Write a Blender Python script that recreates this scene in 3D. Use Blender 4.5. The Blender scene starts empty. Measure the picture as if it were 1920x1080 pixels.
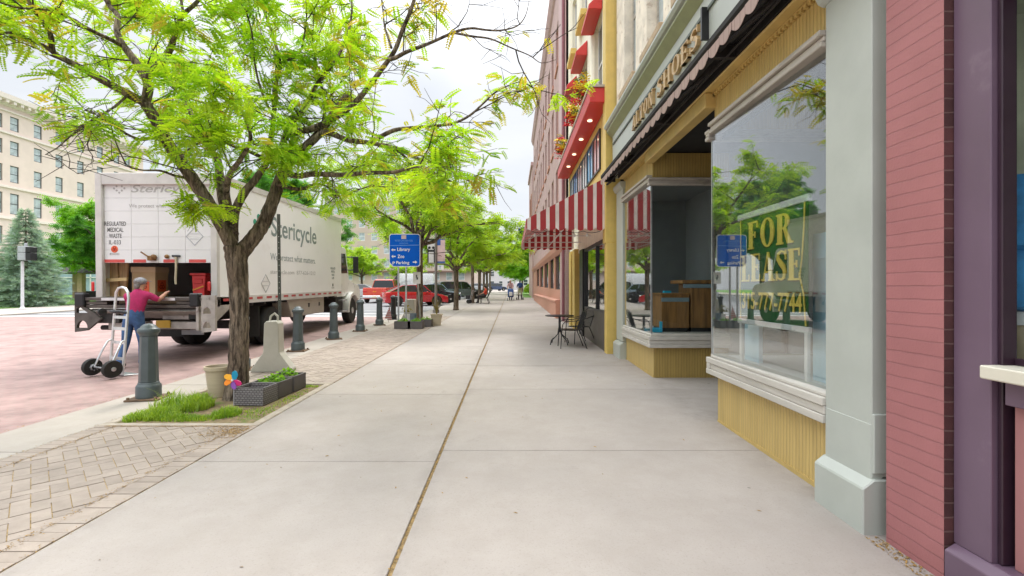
import bpy, bmesh, math, random
import numpy as np
from mathutils import Vector, Matrix
R = math.radians
random.seed(7)
S = bpy.context.scene
COL = S.collection
H, F, SL = 1.6, 900.0, 0.0133          # eye height, focal length in photo pixels, street slope

def gz(y):                              # height of the gently rising street
    return SL * min(max(y, -20), 80)
def P(px, py, y):                       # photo pixel at depth y -> point
    return Vector(((px - 960) / F * y, y, H - (py - 540) / F * y))

# ------------------------------------------------------------------ mesh builder
ORG = {}
class MB:
    def __init__(s): s.v = []; s.f = []; s.m = []; s.cur = 0
    def add(s, vs, fs):
        n = len(s.v); s.v += [tuple(v) for v in vs]
        for f in fs: s.f.append(tuple(i + n for i in f)); s.m.append(s.cur)
        return s
    def box(s, x0, x1, y0, y1, z0, z1):
        vs = [(x, y, z) for x in (x0, x1) for y in (y0, y1) for z in (z0, z1)]
        return s.add(vs, [(0, 1, 3, 2), (4, 6, 7, 5), (0, 4, 5, 1), (2, 3, 7, 6), (0, 2, 6, 4), (1, 5, 7, 3)])
    def obox(s, c, dims, rot=None):
        rot = rot or Matrix.Identity(3); c = Vector(c)
        vs = [c + rot @ Vector((x * dims[0] / 2, y * dims[1] / 2, z * dims[2] / 2)) for x in (-1, 1) for y in (-1, 1) for z in (-1, 1)]
        return s.add(vs, [(0, 1, 3, 2), (4, 6, 7, 5), (0, 4, 5, 1), (2, 3, 7, 6), (0, 2, 6, 4), (1, 5, 7, 3)])
    def bar(s, a, b, w, h=None):
        a = Vector(a); b = Vector(b); d = b - a
        rot = d.to_track_quat('X', 'Z').to_matrix()
        return s.obox((a + b) / 2, (d.length, w, h or w), rot)
    def prism(s, pts, axis, a, b):      # polygon of 2-D points extruded along an axis from a to b
        n = len(pts)
        def mk(p, t):
            return {'x': (t, p[0], p[1]), 'y': (p[0], t, p[1]), 'z': (p[0], p[1], t)}[axis]
        vs = [mk(p, a) for p in pts] + [mk(p, b) for p in pts]
        fs = [tuple(range(n)), tuple(range(2 * n - 1, n - 1, -1))]
        fs += [(i, i + n, (i + 1) % n + n, (i + 1) % n) for i in range(n)]
        return s.add(vs, fs)
    def plate(s, outer, holes, axis, a, b):  # polygon with holes, extruded
        bm = bmesh.new(); es = []
        for lp in [outer] + holes:
            vv = [bm.verts.new((p[0], p[1], 0)) for p in lp]
            es += [bm.edges.new((vv[i], vv[(i + 1) % len(vv)])) for i in range(len(vv))]
        bmesh.ops.triangle_fill(bm, edges=es, use_beauty=True)
        bm.verts.index_update()
        pts = [tuple(v.co.xy) for v in bm.verts]
        tri = [tuple(v.index for v in f.verts) for f in bm.faces]
        bd = [tuple(v.index for v in e.verts) for e in bm.edges if len(e.link_faces) == 1]
        bm.free(); n = len(pts)
        def mk(p, t):
            return {'x': (t, p[0], p[1]), 'y': (p[0], t, p[1]), 'z': (p[0], p[1], t)}[axis]
        vs = [mk(p, a) for p in pts] + [mk(p, b) for p in pts]
        fs = tri + [tuple(i + n for i in reversed(t)) for t in tri] + [(i, j, j + n, i + n) for i, j in bd]
        return s.add(vs, fs)
    def tube(s, pts, rad, n=8, cap=True):
        pts = [Vector(p) for p in pts]
        if not hasattr(rad, '__len__'): rad = [rad] * len(pts)
        vs = []; up = None
        for i, p in enumerate(pts):
            d = (pts[min(i + 1, len(pts) - 1)] - pts[max(i - 1, 0)])
            if d.length < 1e-9: d = Vector((0, 0, 1))
            d.normalize()
            if up is None: up = Vector((1, 0, 0)) if abs(d.x) < .8 else Vector((0, 1, 0))
            u = (up - d * up.dot(d)).normalized(); w = d.cross(u); up = u
            for k in range(n):
                a = 2 * math.pi * k / n
                vs.append(p + (u * math.cos(a) + w * math.sin(a)) * rad[i])
        fs = [(i * n + k, i * n + (k + 1) % n, (i + 1) * n + (k + 1) % n, (i + 1) * n + k) for i in range(len(pts) - 1) for k in range(n)]
        if cap:
            fs += [tuple(range(n - 1, -1, -1)), tuple((len(pts) - 1) * n + k for k in range(n))]
        return s.add(vs, fs)
    def lathe(s, prof, c=(0, 0, 0), n=16, axis='z', ph=0):   # prof: (radius, height)
        vs = []
        for r, h in prof:
            for k in range(n):
                a = 2 * math.pi * k / n + ph
                x, y = r * math.cos(a), r * math.sin(a)
                p = {'z': (x, y, h), 'x': (h, x, y), 'y': (x, h, y)}[axis]
                vs.append((p[0] + c[0], p[1] + c[1], p[2] + c[2]))
        m = len(prof)
        fs = [(i * n + k, i * n + (k + 1) % n, (i + 1) * n + (k + 1) % n, (i + 1) * n + k) for i in range(m - 1) for k in range(n)]
        fs += [tuple(range(n - 1, -1, -1)), tuple((m - 1) * n + k for k in range(n))]
        return s.add(vs, fs)
    def ball(s, c, r, n=10, m=7):
        if not hasattr(r, '__len__'): r = (r, r, r)
        vs = [(c[0], c[1], c[2] - r[2])]
        for i in range(1, m):
            a = -math.pi / 2 + math.pi * i / m
            vs += [(c[0] + r[0] * math.cos(a) * math.cos(2 * math.pi * k / n), c[1] + r[1] * math.cos(a) * math.sin(2 * math.pi * k / n), c[2] + r[2] * math.sin(a)) for k in range(n)]
        vs.append((c[0], c[1], c[2] + r[2])); t = len(vs) - 1
        fs = [(0, 1 + (k + 1) % n, 1 + k) for k in range(n)] + [(t, t - n + k, t - n + (k + 1) % n) for k in range(n)]
        fs += [(1 + i * n + k, 1 + i * n + (k + 1) % n, 1 + (i + 1) * n + (k + 1) % n, 1 + (i + 1) * n + k) for i in range(m - 2) for k in range(n)]
        return s.add(vs, fs)
    def quad(s, a, b, c, d): return s.add([a, b, c, d], [(0, 1, 2, 3)])
    def holed(s, o, u, w, h, ops, depth, nrm, rv=1):  # vertical wall with rectangular openings and reveals
        o = Vector(o); u = Vector(u); z = Vector((0, 0, 1)); nrm = Vector(nrm)
        us = sorted({0, w} | {q for p in ops for q in (p[0], p[2])}); zs = sorted({0, h} | {q for p in ops for q in (p[1], p[3])})
        for i in range(len(us) - 1):
            for j in range(len(zs) - 1):
                cu, cz = (us[i] + us[i + 1]) / 2, (zs[j] + zs[j + 1]) / 2
                if any(p[0] < cu < p[2] and p[1] < cz < p[3] for p in ops): continue
                s.quad(*[o + u * a + z * b for a, b in ((us[i], zs[j]), (us[i + 1], zs[j]), (us[i + 1], zs[j + 1]), (us[i], zs[j + 1]))])
        for p in ops:
            c = [o + u * a + z * b for a, b in ((p[0], p[1]), (p[2], p[1]), (p[2], p[3]), (p[0], p[3]))]
            for k in range(4): s.quad(c[k], c[(k + 1) % 4], c[(k + 1) % 4] - nrm * depth, c[k] - nrm * depth)
        return s
    def xf(s, M, start=0):
        s.v[start:] = [tuple(M @ Vector(v)) for v in s.v[start:]]; return s
    def mesh(s, name, mats, off=None, bevel=0, smooth=False, seg=1):
        me = bpy.data.meshes.new(name)
        v = s.v if off is None else [(a[0] - off[0], a[1] - off[1], a[2] - off[2]) for a in s.v]
        me.from_pydata(v, [], s.f)
        if not isinstance(mats, (list, tuple)): mats = [mats]
        for m in mats: me.materials.append(m)
        if len(mats) > 1: me.polygons.foreach_set('material_index', s.m)
        bm = bmesh.new(); bm.from_mesh(me)
        bmesh.ops.recalc_face_normals(bm, faces=bm.faces)
        if bevel:
            es = [e for e in bm.edges if len(e.link_faces) == 2 and e.calc_face_angle(0) > .5]
            bmesh.ops.bevel(bm, geom=es, offset=bevel, segments=seg, affect='EDGES', profile=.5, clamp_overlap=True)
        bm.to_mesh(me); bm.free()
        if smooth:
            me.polygons.foreach_set('use_smooth', [True] * len(me.polygons))
            if smooth != 'all': me.set_sharp_from_angle(angle=R(42))
        me.update(); return me
    def build(s, name, mats, parent=None, bevel=0, smooth=False, origin=None, label=None, seg=1):
        off = ORG.get(parent.name) if parent is not None else origin
        me = s.mesh(name, mats, off, bevel, smooth, seg)
        o = bpy.data.objects.new(name, me); COL.objects.link(o)
        if parent is not None:
            o.parent = parent; ORG[o.name] = ORG.get(parent.name)
        elif origin is not None: o.location = origin; ORG[o.name] = Vector(origin)
        if label: o['label'] = label
        return o

def tag(o, label, cat, group=None, kind=None):
    if label: o['label'] = label
    if cat: o['category'] = cat
    if group: o['group'] = group
    if kind: o['kind'] = kind
    return o
def struct(o, label=None, cat=None): return tag(o, label, cat, kind='structure')
def thing(name, label, cat, loc=(0, 0, 0), rz=0, group=None, rx=0, local=False):
    o = bpy.data.objects.new(name, None); COL.objects.link(o)
    o.empty_display_size = .2; o.location = loc; o.rotation_euler = (rx, 0, rz)
    ORG[o.name] = None if local else Vector(loc)
    return tag(o, label, cat, group)
def kids(o): return [c for c in bpy.data.objects if c.parent == o]
def dup(root, loc, rz=None, label=None, sc=None, group=None):
    def cp(o, par):
        c = o.copy(); COL.objects.link(c)
        if par is not None: c.parent = par
        for k in kids(o): cp(k, c)
        return c
    r = cp(root, None); r.location = loc
    if rz is not None: r.rotation_euler.z = rz
    if sc: r.scale = (sc, sc, sc) if not hasattr(sc, '__len__') else sc
    if label: r['label'] = label
    if group: r['group'] = group
    return r

# ------------------------------------------------------------------ materials
class NT:
    def __init__(s, name):
        s.m = bpy.data.materials.new(name); s.m.use_nodes = True
        s.t = s.m.node_tree; s.t.nodes.clear(); s.out = s.n('ShaderNodeOutputMaterial')
    def n(s, typ, **kw):
        nd = s.t.nodes.new(typ)
        for k, v in kw.items():
            if k.startswith('i_'):
                nd.inputs[k[2:].replace('_', ' ')].default_value = v
            else: setattr(nd, k, v)
        return nd
    def l(s, a, b): s.t.links.new(a, b); return b
    def mixc(s, fac, a, b, mode='MIX'):
        nd = s.n('ShaderNodeMix', data_type='RGBA', blend_type=mode)
        for i, x in ((0, fac), (6, a), (7, b)):
            if hasattr(x, 'links') or hasattr(x, 'is_linked'): s.l(x, nd.inputs[i])
            elif i == 0: nd.inputs[0].default_value = x
            else: nd.inputs[i].default_value = (x[0], x[1], x[2], 1)
        return nd.outputs[2]
    def math(s, op, a, b=None, c=None, clamp=False):
        nd = s.n('ShaderNodeMath', operation=op, use_clamp=clamp)
        for i, x in enumerate((a, b, c)):
            if x is None: continue
            if hasattr(x, 'is_linked'): s.l(x, nd.inputs[i])
            else: nd.inputs[i].default_value = x
        return nd.outputs[0]
    def ramp(s, x, a, b): # smoothstep 0..1
        nd = s.n('ShaderNodeMapRange', interpolation_type='SMOOTHSTEP'); s.l(x, nd.inputs[0])
        nd.inputs[1].default_value = a; nd.inputs[2].default_value = b; return nd.outputs[0]
    def noise(s, co, scale, detail=4, rough=.6, dist=0):
        nd = s.n('ShaderNodeTexNoise', i_Scale=scale, i_Detail=detail, i_Roughness=rough, i_Distortion=dist)
        if co is not None: s.l(co, nd.inputs['Vector'])
        return nd.outputs[0]
    def pos(s): return s.n('ShaderNodeNewGeometry').outputs['Position']
    def obj(s): return s.n('ShaderNodeTexCoord').outputs['Object']
    def island(s): return s.n('ShaderNodeNewGeometry').outputs['Random Per Island']
    def scl(s, co, v):
        nd = s.n('ShaderNodeVectorMath', operation='MULTIPLY'); s.l(co, nd.inputs[0]); nd.inputs[1].default_value = v; return nd.outputs[0]
    def xyz(s, co): nd = s.n('ShaderNodeSeparateXYZ'); s.l(co, nd.inputs[0]); return nd.outputs
    def bump(s, h, strength=.3, dist=.02):
        nd = s.n('ShaderNodeBump', i_Strength=strength, i_Distance=dist); s.l(h, nd.inputs['Height']); return nd.outputs[0]
    def pbr(s, col, rough=.6, metal=0, nrm=None, spec=.5, coat=0):
        b = s.n('ShaderNodeBsdfPrincipled')
        if hasattr(col, 'is_linked'): s.l(col, b.inputs['Base Color'])
        else: b.inputs['Base Color'].default_value = (*col, 1)
        if hasattr(rough, 'is_linked'): s.l(rough, b.inputs['Roughness'])
        else: b.inputs['Roughness'].default_value = rough
        b.inputs['Metallic'].default_value = metal; b.inputs['Specular IOR Level'].default_value = spec
        b.inputs['Coat Weight'].default_value = coat
        if nrm is not None: s.l(nrm, b.inputs['Normal'])
        s.l(b.outputs[0], s.out.inputs[0]); return b

def mat(name, col, rough=.6, metal=0, var=.12, scale=5, bump=0, bscale=60, col2=None, c2=(.52, .66), c2s=3, isl=0, spec=.5, coat=0, world=False, stretch=None):
    t = NT(name); co = t.pos() if world else t.obj()
    if stretch: co = t.scl(co, stretch)
    n = t.noise(co, scale, 6)
    k = t.ramp(n, .25, .75)
    c = t.mixc(k, [x * (1 - var) for x in col], [min(1, x * (1 + var)) for x in col])
    if col2: c = t.mixc(t.ramp(t.noise(co, c2s, 8, .7), *c2), c, col2)
    if isl:
        v = t.math('MULTIPLY_ADD', t.island(), 2 * isl, 1 - isl)
        cc = t.n('ShaderNodeCombineColor'); [t.l(v, cc.inputs[i]) for i in range(3)]
        c = t.mixc(1.0, c, cc.outputs[0], 'MULTIPLY')
    nrm = t.bump(t.noise(co, bscale, 5), bump, .01) if bump else None
    r = t.math('MULTIPLY_ADD', n, .25, rough - .12, clamp=True)
    t.pbr(c, r, metal, nrm, spec, coat)
    return t.m
def glass(name, base=.04, k=2.0, tint=(.92, .95, .95), rough=.0):
    t = NT(name)
    tr = t.n('ShaderNodeBsdfTransparent'); tr.inputs[0].default_value = (*tint, 1)
    gl = t.n('ShaderNodeBsdfGlossy', i_Roughness=rough); gl.inputs[0].default_value = (1, 1, 1, 1)
    ge = t.n('ShaderNodeNewGeometry'); dt = t.n('ShaderNodeVectorMath', operation='DOT_PRODUCT'); t.l(ge.outputs['Normal'], dt.inputs[0]); t.l(ge.outputs['Incoming'], dt.inputs[1])
    c = t.math('SUBTRACT', 1.0, t.math('ABSOLUTE', dt.outputs['Value']))
    f = t.math('MULTIPLY_ADD', t.math('POWER', c, 3.0), k, base, clamp=True)
    mx = t.n('ShaderNodeMixShader'); t.l(f, mx.inputs[0]); t.l(tr.outputs[0], mx.inputs[1]); t.l(gl.outputs[0], mx.inputs[2])
    t.l(mx.outputs[0], t.out.inputs[0]); return t.m
def leafmat(name, a, b, trans=.45, amp=.3):
    t = NT(name)
    k = t.math('ADD', t.math('MULTIPLY', t.island(), .5), t.math('MULTIPLY', t.ramp(t.noise(t.obj(), 1.3, 3), .35, .65), .5))
    c = t.mixc(k, a, b)
    d = t.n('ShaderNodeBsdfDiffuse'); t.l(c, d.inputs[0])
    tr = t.n('ShaderNodeBsdfTranslucent'); c2 = t.mixc(1.0, c, (1.25, 1.3, .7), 'MULTIPLY'); t.l(c2, tr.inputs[0])
    g = t.n('ShaderNodeBsdfGlossy', i_Roughness=.45); g.inputs[0].default_value = (.5, .5, .5, 1)
    m1 = t.n('ShaderNodeMixShader'); m1.inputs[0].default_value = trans; t.l(d.outputs[0], m1.inputs[1]); t.l(tr.outputs[0], m1.inputs[2])
    m2 = t.n('ShaderNodeMixShader'); m2.inputs[0].default_value = .05; t.l(m1.outputs[0], m2.inputs[1]); t.l(g.outputs[0], m2.inputs[2])
    t.l(m2.outputs[0], t.out.inputs[0]); return t.m
def bricks(name, c1, c2, mortar, bw, bh, plane='yz', mort=.008, bump=.4, var=.15, rough=.75, off=.5, rot=0):
    t = NT(name); p = t.pos(); x = t.xyz(p); cb = t.n('ShaderNodeCombineXYZ')
    i, j = {'yz': (1, 2), 'xz': (0, 2), 'xy': (0, 1), 'yx': (1, 0)}[plane]
    t.l(x[i], cb.inputs[0]); t.l(x[j], cb.inputs[1])
    br = t.n('ShaderNodeTexBrick', offset=off, i_Scale=1.0, i_Mortar_Size=mort, i_Mortar_Smooth=.3, i_Bias=0, i_Brick_Width=bw, i_Row_Height=bh)
    wv = t.n('ShaderNodeTexNoise', i_Scale=9.0, i_Detail=3); t.l(p, wv.inputs['Vector']); ws = t.n('ShaderNodeVectorMath', operation='MULTIPLY_ADD'); t.l(wv.outputs[1], ws.inputs[0]); ws.inputs[1].default_value = (.012, .012, 0); t.l(cb.outputs[0], ws.inputs[2]); t.l(ws.outputs[0], br.inputs['Vector'])
    br.inputs['Color1'].default_value = (*c1, 1); br.inputs['Color2'].default_value = (*c2, 1); br.inputs['Mortar'].default_value = (*mortar, 1)
    n = t.noise(p, 2.2, 7, .65); v = t.ramp(n, .25, .8)
    c = t.mixc(v, br.outputs[0], t.mixc(1.0, br.outputs[0], (1 - var * 2,) * 3, 'MULTIPLY'))
    h = t.math('MULTIPLY_ADD', br.outputs[1], -1.0, t.math('MULTIPLY', t.noise(p, 70, 4), .35))
    t.pbr(c, rough, 0, t.bump(h, bump, .006)); return t.m
def stripes(name, ax, pitch, duty, a, b, trans=.3, rough=.8, phase=0.0):
    t = NT(name); x = t.xyz(t.pos())[ax]
    k = t.math('LESS_THAN', t.math('FRACT', t.math('ADD', t.math('DIVIDE', x, pitch), phase)), duty)
    c = t.mixc(k, b, a); c = t.mixc(t.math('MULTIPLY', t.ramp(t.noise(t.pos(), 3, 6), .4, .8), .25), c, (.3, .22, .2))
    d = t.n('ShaderNodeBsdfDiffuse'); t.l(c, d.inputs[0]); tr = t.n('ShaderNodeBsdfTranslucent'); t.l(c, tr.inputs[0])
    m1 = t.n('ShaderNodeMixShader'); m1.inputs[0].default_value = trans; t.l(d.outputs[0], m1.inputs[1]); t.l(tr.outputs[0], m1.inputs[2])
    t.l(m1.outputs[0], t.out.inputs[0]); return t.m
def ribbed(name, col, ax, pitch, var=.1):   # corrugated metal sheet: ribs along z
    t = NT(name); p = t.pos(); x = t.xyz(p)[ax]
    w = t.math('SINE', t.math('MULTIPLY', x, 2 * math.pi / pitch))
    n = t.ramp(t.noise(t.scl(p, (6, 6, .5)), 2, 5), .3, .75)
    c = t.mixc(n, [q * (1 - var) for q in col], [min(1, q * (1 + var)) for q in col])
    c = t.mixc(t.math('MULTIPLY', t.ramp(w, -.55, -1.0), .35), c, [q * .45 for q in col])
    t.pbr(c, .5, 0, t.bump(t.ramp(w, -1, .2), .5, .008)); return t.m

M = {}
M['conc_joint'] = mat('joint_dirt', (.24, .165, .075), .95, var=.5, scale=30, bump=.6, bscale=90, world=True)
M['white'] = mat('white_paint', (.75, .74, .72), .45, var=.05)
M['black'] = mat('black_metal', (.012, .012, .014), .4, var=.3)
M['rubber'] = mat('tyre_rubber', (.018, .017, .016), .8, var=.35, scale=12)
M['steel'] = mat('galvanised_steel', (.48, .49, .5), .38, .75, var=.2, scale=9)
M['alu'] = mat('aluminium', (.72, .73, .74), .32, .85, var=.1)
M['darkmetal'] = mat('dark_chassis', (.035, .032, .03), .65, var=.5, scale=8)
M['red_lens'] = mat('red_lens', (.55, .02, .02), .25)
M['amber'] = mat('amber_lens', (.7, .25, .02), .25)
M['carglass'] = mat('car_glass', (.015, .018, .02), .05, var=.1, spec=.9)
M['chrome'] = mat('chrome', (.7, .7, .7), .15, .9, var=.05)
M['soil'] = mat('soil', (.07, .05, .03), .95, var=.5, scale=20, bump=.8)
M['pane'] = mat('dark_window_pane', (.07, .085, .095), .06, var=.25, scale=.8, spec=.9)
M['pane_light'] = mat('curtained_window_pane', (.42, .48, .5), .08, var=.35, scale=1.2, spec=.9)
M['shopglass'] = glass('shop_glass', .1, .85)
M['clearglass'] = glass('clear_glass', .02, .6)

# ------------------------------------------------------------------ lettering
def text(body, w, h, m, parent, o, u, v, name='lettering', depth=.002, off=0, shear=0, spacing=1.0, label=None, align='CENTER'):
    """flat lettering: fitted into w x h (metres), lower-left corner at o, reading along u, up along v"""
    cu = bpy.data.curves.new('tmp_font', 'FONT'); cu.body = body; cu.size = 1; cu.extrude = .001; cu.offset = off; cu.shear = shear
    cu.align_x = align; cu.resolution_u = 4; cu.space_character = spacing
    ob = bpy.data.objects.new('tmp_font', cu)
    me = bpy.data.meshes.new_from_object(ob)
    bpy.data.objects.remove(ob); bpy.data.curves.remove(cu)
    n = len(me.vertices); a = np.empty(n * 3); me.vertices.foreach_get('co', a); a = a.reshape(-1, 3)
    lo, hi = a.min(0), a.max(0)
    a[:, 0] = (a[:, 0] - lo[0]) / max(hi[0] - lo[0], 1e-6) * w; a[:, 1] = (a[:, 1] - lo[1]) / max(hi[1] - lo[1], 1e-6) * h
    a[:, 2] = np.where(a[:, 2] > 0, depth, -.0005)
    o = Vector(o); u = Vector(u).normalized(); v = Vector(v).normalized(); nn = u.cross(v)
    T = np.array([u, v, nn]); b = a @ T + np.array(o)
    if parent is not None and ORG.get(parent.name) is not None: b = b - np.array(ORG[parent.name])
    me.vertices.foreach_set('co', b.ravel()); me.materials.clear(); me.materials.append(m); me.name = name; me.update()
    ob = bpy.data.objects.new(name, me); COL.objects.link(ob)
    if parent is not None: ob.parent = parent; ORG[ob.name] = ORG.get(parent.name)
    if label: ob['label'] = label
    return ob
def ribbon(pts, ws):
    out = []; L = []; Rr = []
    for i, p in enumerate(pts):
        d = np.array(pts[min(i + 1, len(pts) - 1)]) - np.array(pts[max(i - 1, 0)]); d = d / np.linalg.norm(d)
        nrm = np.array((-d[1], d[0])); L.append(np.array(p) + nrm * ws[i] / 2); Rr.append(np.array(p) - nrm * ws[i] / 2)
    return [[tuple(L[i]), tuple(Rr[i]), tuple(Rr[i + 1]), tuple(L[i + 1])] for i in range(len(pts) - 1)]
def serif(ch, k=.19, t=.065):
    """polygons of one bold serif capital, height 1; returns (polys, advance)"""
    r = lambda x0, x1, y0, y1: [(x0, y0), (x1, y0), (x1, y1), (x0, y1)]
    st = lambda x: [r(x, x + k, 0, 1), r(x - .06, x + k + .06, 0, t), r(x - .06, x + k + .06, 1 - t, 1)]
    if ch == 'F': return st(.06) + [r(.2, .62, 1 - t, 1), r(.2, .45, .48, .48 + t), r(.56, .62, .76, 1), r(.42, .48, .4, .62)], .72
    if ch == 'L': return st(.06) + [r(.2, .62, 0, t), r(.56, .62, 0, .26)], .7
    if ch == 'E': return st(.06) + [r(.2, .64, 0, t), r(.58, .64, 0, .26), r(.2, .62, 1 - t, 1), r(.56, .62, .76, 1), r(.2, .46, .48, .48 + t), r(.43, .49, .4, .62)], .74
    if ch == 'H': return st(.06) + st(.55) + [r(.2, .6, .48, .48 + t)], .88
    if ch == 'T': return [r(.27, .27 + k, 0, 1), r(.2, .53, 0, t), r(0, .73, 1 - t, 1), r(0, .06, .74, 1), r(.67, .73, .74, 1)], .76
    if ch == 'N': return [r(.08, .15, 0, 1), r(.0, .25, 0, t), r(0, .2, 1 - t, 1), [(.08, 1), (.3, 1), (.72, 0), (.5, 0)], r(.65, .72, 0, 1), r(.55, .82, 1 - t, 1)], .86
    if ch == 'A': return [[(.06, 0), (.14, 0), (.42, 1), (.36, 1)], [(.5, 0), (.74, 0), (.46, 1), (.34, 1)], r(.2, .58, .28, .28 + t), r(-.02, .22, 0, t), r(.42, .82, 0, t)], .84
    if ch in 'OR':
        ps = []; n = 20
        if ch == 'O':
            for i in range(n):
                a, b = 2 * math.pi * i / n, 2 * math.pi * (i + 1) / n
                ps.append([(.4 + .38 * math.cos(a), .5 + .51 * math.sin(a)), (.4 + .38 * math.cos(b), .5 + .51 * math.sin(b)), (.4 + .18 * math.cos(b), .5 + .45 * math.sin(b)), (.4 + .18 * math.cos(a), .5 + .45 * math.sin(a))])
            return ps, .82
        for i in range(10):
            a, b = -math.pi / 2 + math.pi * i / 10, -math.pi / 2 + math.pi * (i + 1) / 10
            ps.append([(.34 + .32 * math.cos(a), .74 + .26 * math.sin(a)), (.34 + .32 * math.cos(b), .74 + .26 * math.sin(b)), (.34 + .13 * math.cos(b), .74 + .2 * math.sin(b)), (.34 + .13 * math.cos(a), .74 + .2 * math.sin(a))])
        return st(.06) + ps + [r(.2, .36, 1 - t, 1), r(.2, .36, .48, .48 + t), [(.36, .52), (.5, .52), (.78, 0), (.56, 0)], r(.56, .84, 0, t)], .84
    if ch == 'S':
        c = [(.6, .78), (.5, .93), (.33, .965), (.16, .88), (.14, .73), (.3, .58), (.48, .45), (.56, .28), (.5, .1), (.33, .035), (.14, .08), (.06, .24)]
        w = [.06, .06, .07, .13, .17, .2, .2, .17, .12, .07, .06, .06]
        return ribbon(c, w) + [r(.57, .63, .68, 1), r(.03, .09, 0, .32)], .7
    return [], .4
def serif_text(body, h, m, parent, o, u, v, width=None, depth=.02, name='lettering', gap=.06, bold=.19):
    o = Vector(o); u = Vector(u); v = Vector(v); n = u.cross(v); mb = MB(); x = 0; polys = []
    for ch in body:
        ps, adv = serif(ch, bold)
        polys += [[(x + a, b) for a, b in p] for p in ps]; x += adv + gap
    sx = (width / (x - gap)) if width else h
    for i, p in enumerate(polys):
        d = depth + (i % 9) * .0005
        q = [o + u * a * sx + v * b * h for a, b in p]; k = len(q)
        mb.add(q + [c + n * d for c in q], [tuple(range(k, 2 * k))] + [(i2, (i2 + 1) % k, (i2 + 1) % k + k, i2 + k) for i2 in range(k)])
    return mb.build(name, m, parent)
# ================================================================== SETTING: ground, paving, road
def sheet(mb, x0, x1, y0, y1, dz, step=10.0):
    ys = sorted({y0, y1} | {y for y in (-20, 80) if y0 < y < y1} | {y0 + step * i for i in range(1, int((y1 - y0) / step) + 1) if y0 + step * i < y1})
    for a, b in zip(ys, ys[1:]):
        mb.quad((x0, a, gz(a) + dz), (x1, a, gz(a) + dz), (x1, b, gz(b) + dz), (x0, b, gz(b) + dz))
    return mb
def slab(mb, x0, x1, y0, y1, top=0.0, th=.12):
    vs = [(x, y, gz(y) + top - t) for x in (x0, x1) for y in (y0, y1) for t in (th, 0)]
    mb.add(vs, [(0, 1, 3, 2), (4, 6, 7, 5), (0, 4, 5, 1), (2, 3, 7, 6), (0, 2, 6, 4), (1, 5, 7, 3)])

def concrete(name, col, isl=.04, stain=.5, grime=True):
    t = NT(name); p = t.pos()
    big = t.ramp(t.noise(p, .55, 6, .65), .3, .72); mid = t.ramp(t.noise(p, 3.1, 8, .75), .35, .72)
    c = t.mixc(big, [q * .9 for q in col], [q * 1.07 for q in col])
    c = t.mixc(t.math('MULTIPLY', mid, .38), c, [col[0] * .76, col[1] * .73, col[2] * .69])
    st = t.math('MULTIPLY', t.ramp(t.noise(p, 1.4, 9, .75, .6), .58, .74), stain)
    c = t.mixc(st, c, [q * .62 for q in col])
    v = t.n('ShaderNodeTexVoronoi', i_Scale=2.4); t.l(p, v.inputs['Vector'])           # old gum spots
    sp = t.math('MULTIPLY', t.math('LESS_THAN', v.outputs['Distance'], .045), t.math('GREATER_THAN', t.noise(p, 1.7, 2), .52))
    c = t.mixc(t.math('MULTIPLY', sp, .6), c, (.12, .11, .1))
    fine = t.noise(p, 190, 3, .6)
    c = t.mixc(t.math('MULTIPLY', t.ramp(fine, .5, .75), .34), c, [q * .62 for q in col])
    if grime:
        x_ = t.xyz(p)[0]; gn = t.ramp(t.noise(p, 5, 6, .7), .3, .75)
        for c0, wd in ((-.67, .16), (-2.82, .2), (2.35, .35)):
            d_ = t.math('ABSOLUTE', t.math('SUBTRACT', x_, c0)); c = t.mixc(t.math('MULTIPLY', t.math('MULTIPLY', t.ramp(d_, wd, 0.0), gn), .4), c, [q * .5 for q in col])
        c = t.mixc(t.math('MULTIPLY', t.ramp(t.noise(p, 75, 2, .5), .56, .72), .3), c, [q * .6 for q in col])
    vi = t.math('MULTIPLY_ADD', t.island(), 2 * isl, 1 - isl); cc = t.n('ShaderNodeCombineColor'); [t.l(vi, cc.inputs[i]) for i in range(3)]
    c = t.mixc(1.0, c, cc.outputs[0], 'MULTIPLY')
    t.pbr(c, .85, 0, t.bump(t.math('ADD', t.math('MULTIPLY', fine, .5), t.noise(p, 22, 5)), .22, .006), .3); return t.m
M['walk'] = concrete('sidewalk_concrete', (.385, .346, .314), .05, .6)
M['kerb'] = concrete('kerb_concrete', (.405, .365, .32), .03, .6, False)
M['paver'] = mat('paver', (.34, .285, .24), .85, var=.1, scale=9, bump=.35, bscale=110, isl=.1, world=True, col2=(.36, .31, .265), c2=(.55, .75), c2s=2.2, spec=.3)
M['roadbrick'] = bricks('road_brick', (.41, .262, .24), (.355, .226, .208), (.36, .28, .245), .2, .1, 'xy', .008, .4, .24, .7)
M['asphalt'] = mat('asphalt', (.2, .2, .205), .85, var=.14, scale=1.2, bump=.3, bscale=150, world=True, col2=(.14, .14, .145), c2=(.5, .75), c2s=.6)
M['linepaint'] = mat('road_paint', (.7, .69, .66), .6, var=.15, scale=4, world=True)
M['lawn'] = mat('lawn_ground', (.1, .22, .03), .9, var=.35, scale=1.5, bump=.6, bscale=60, world=True, col2=(.2, .3, .06), c2=(.5, .7), c2s=.8)

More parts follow.
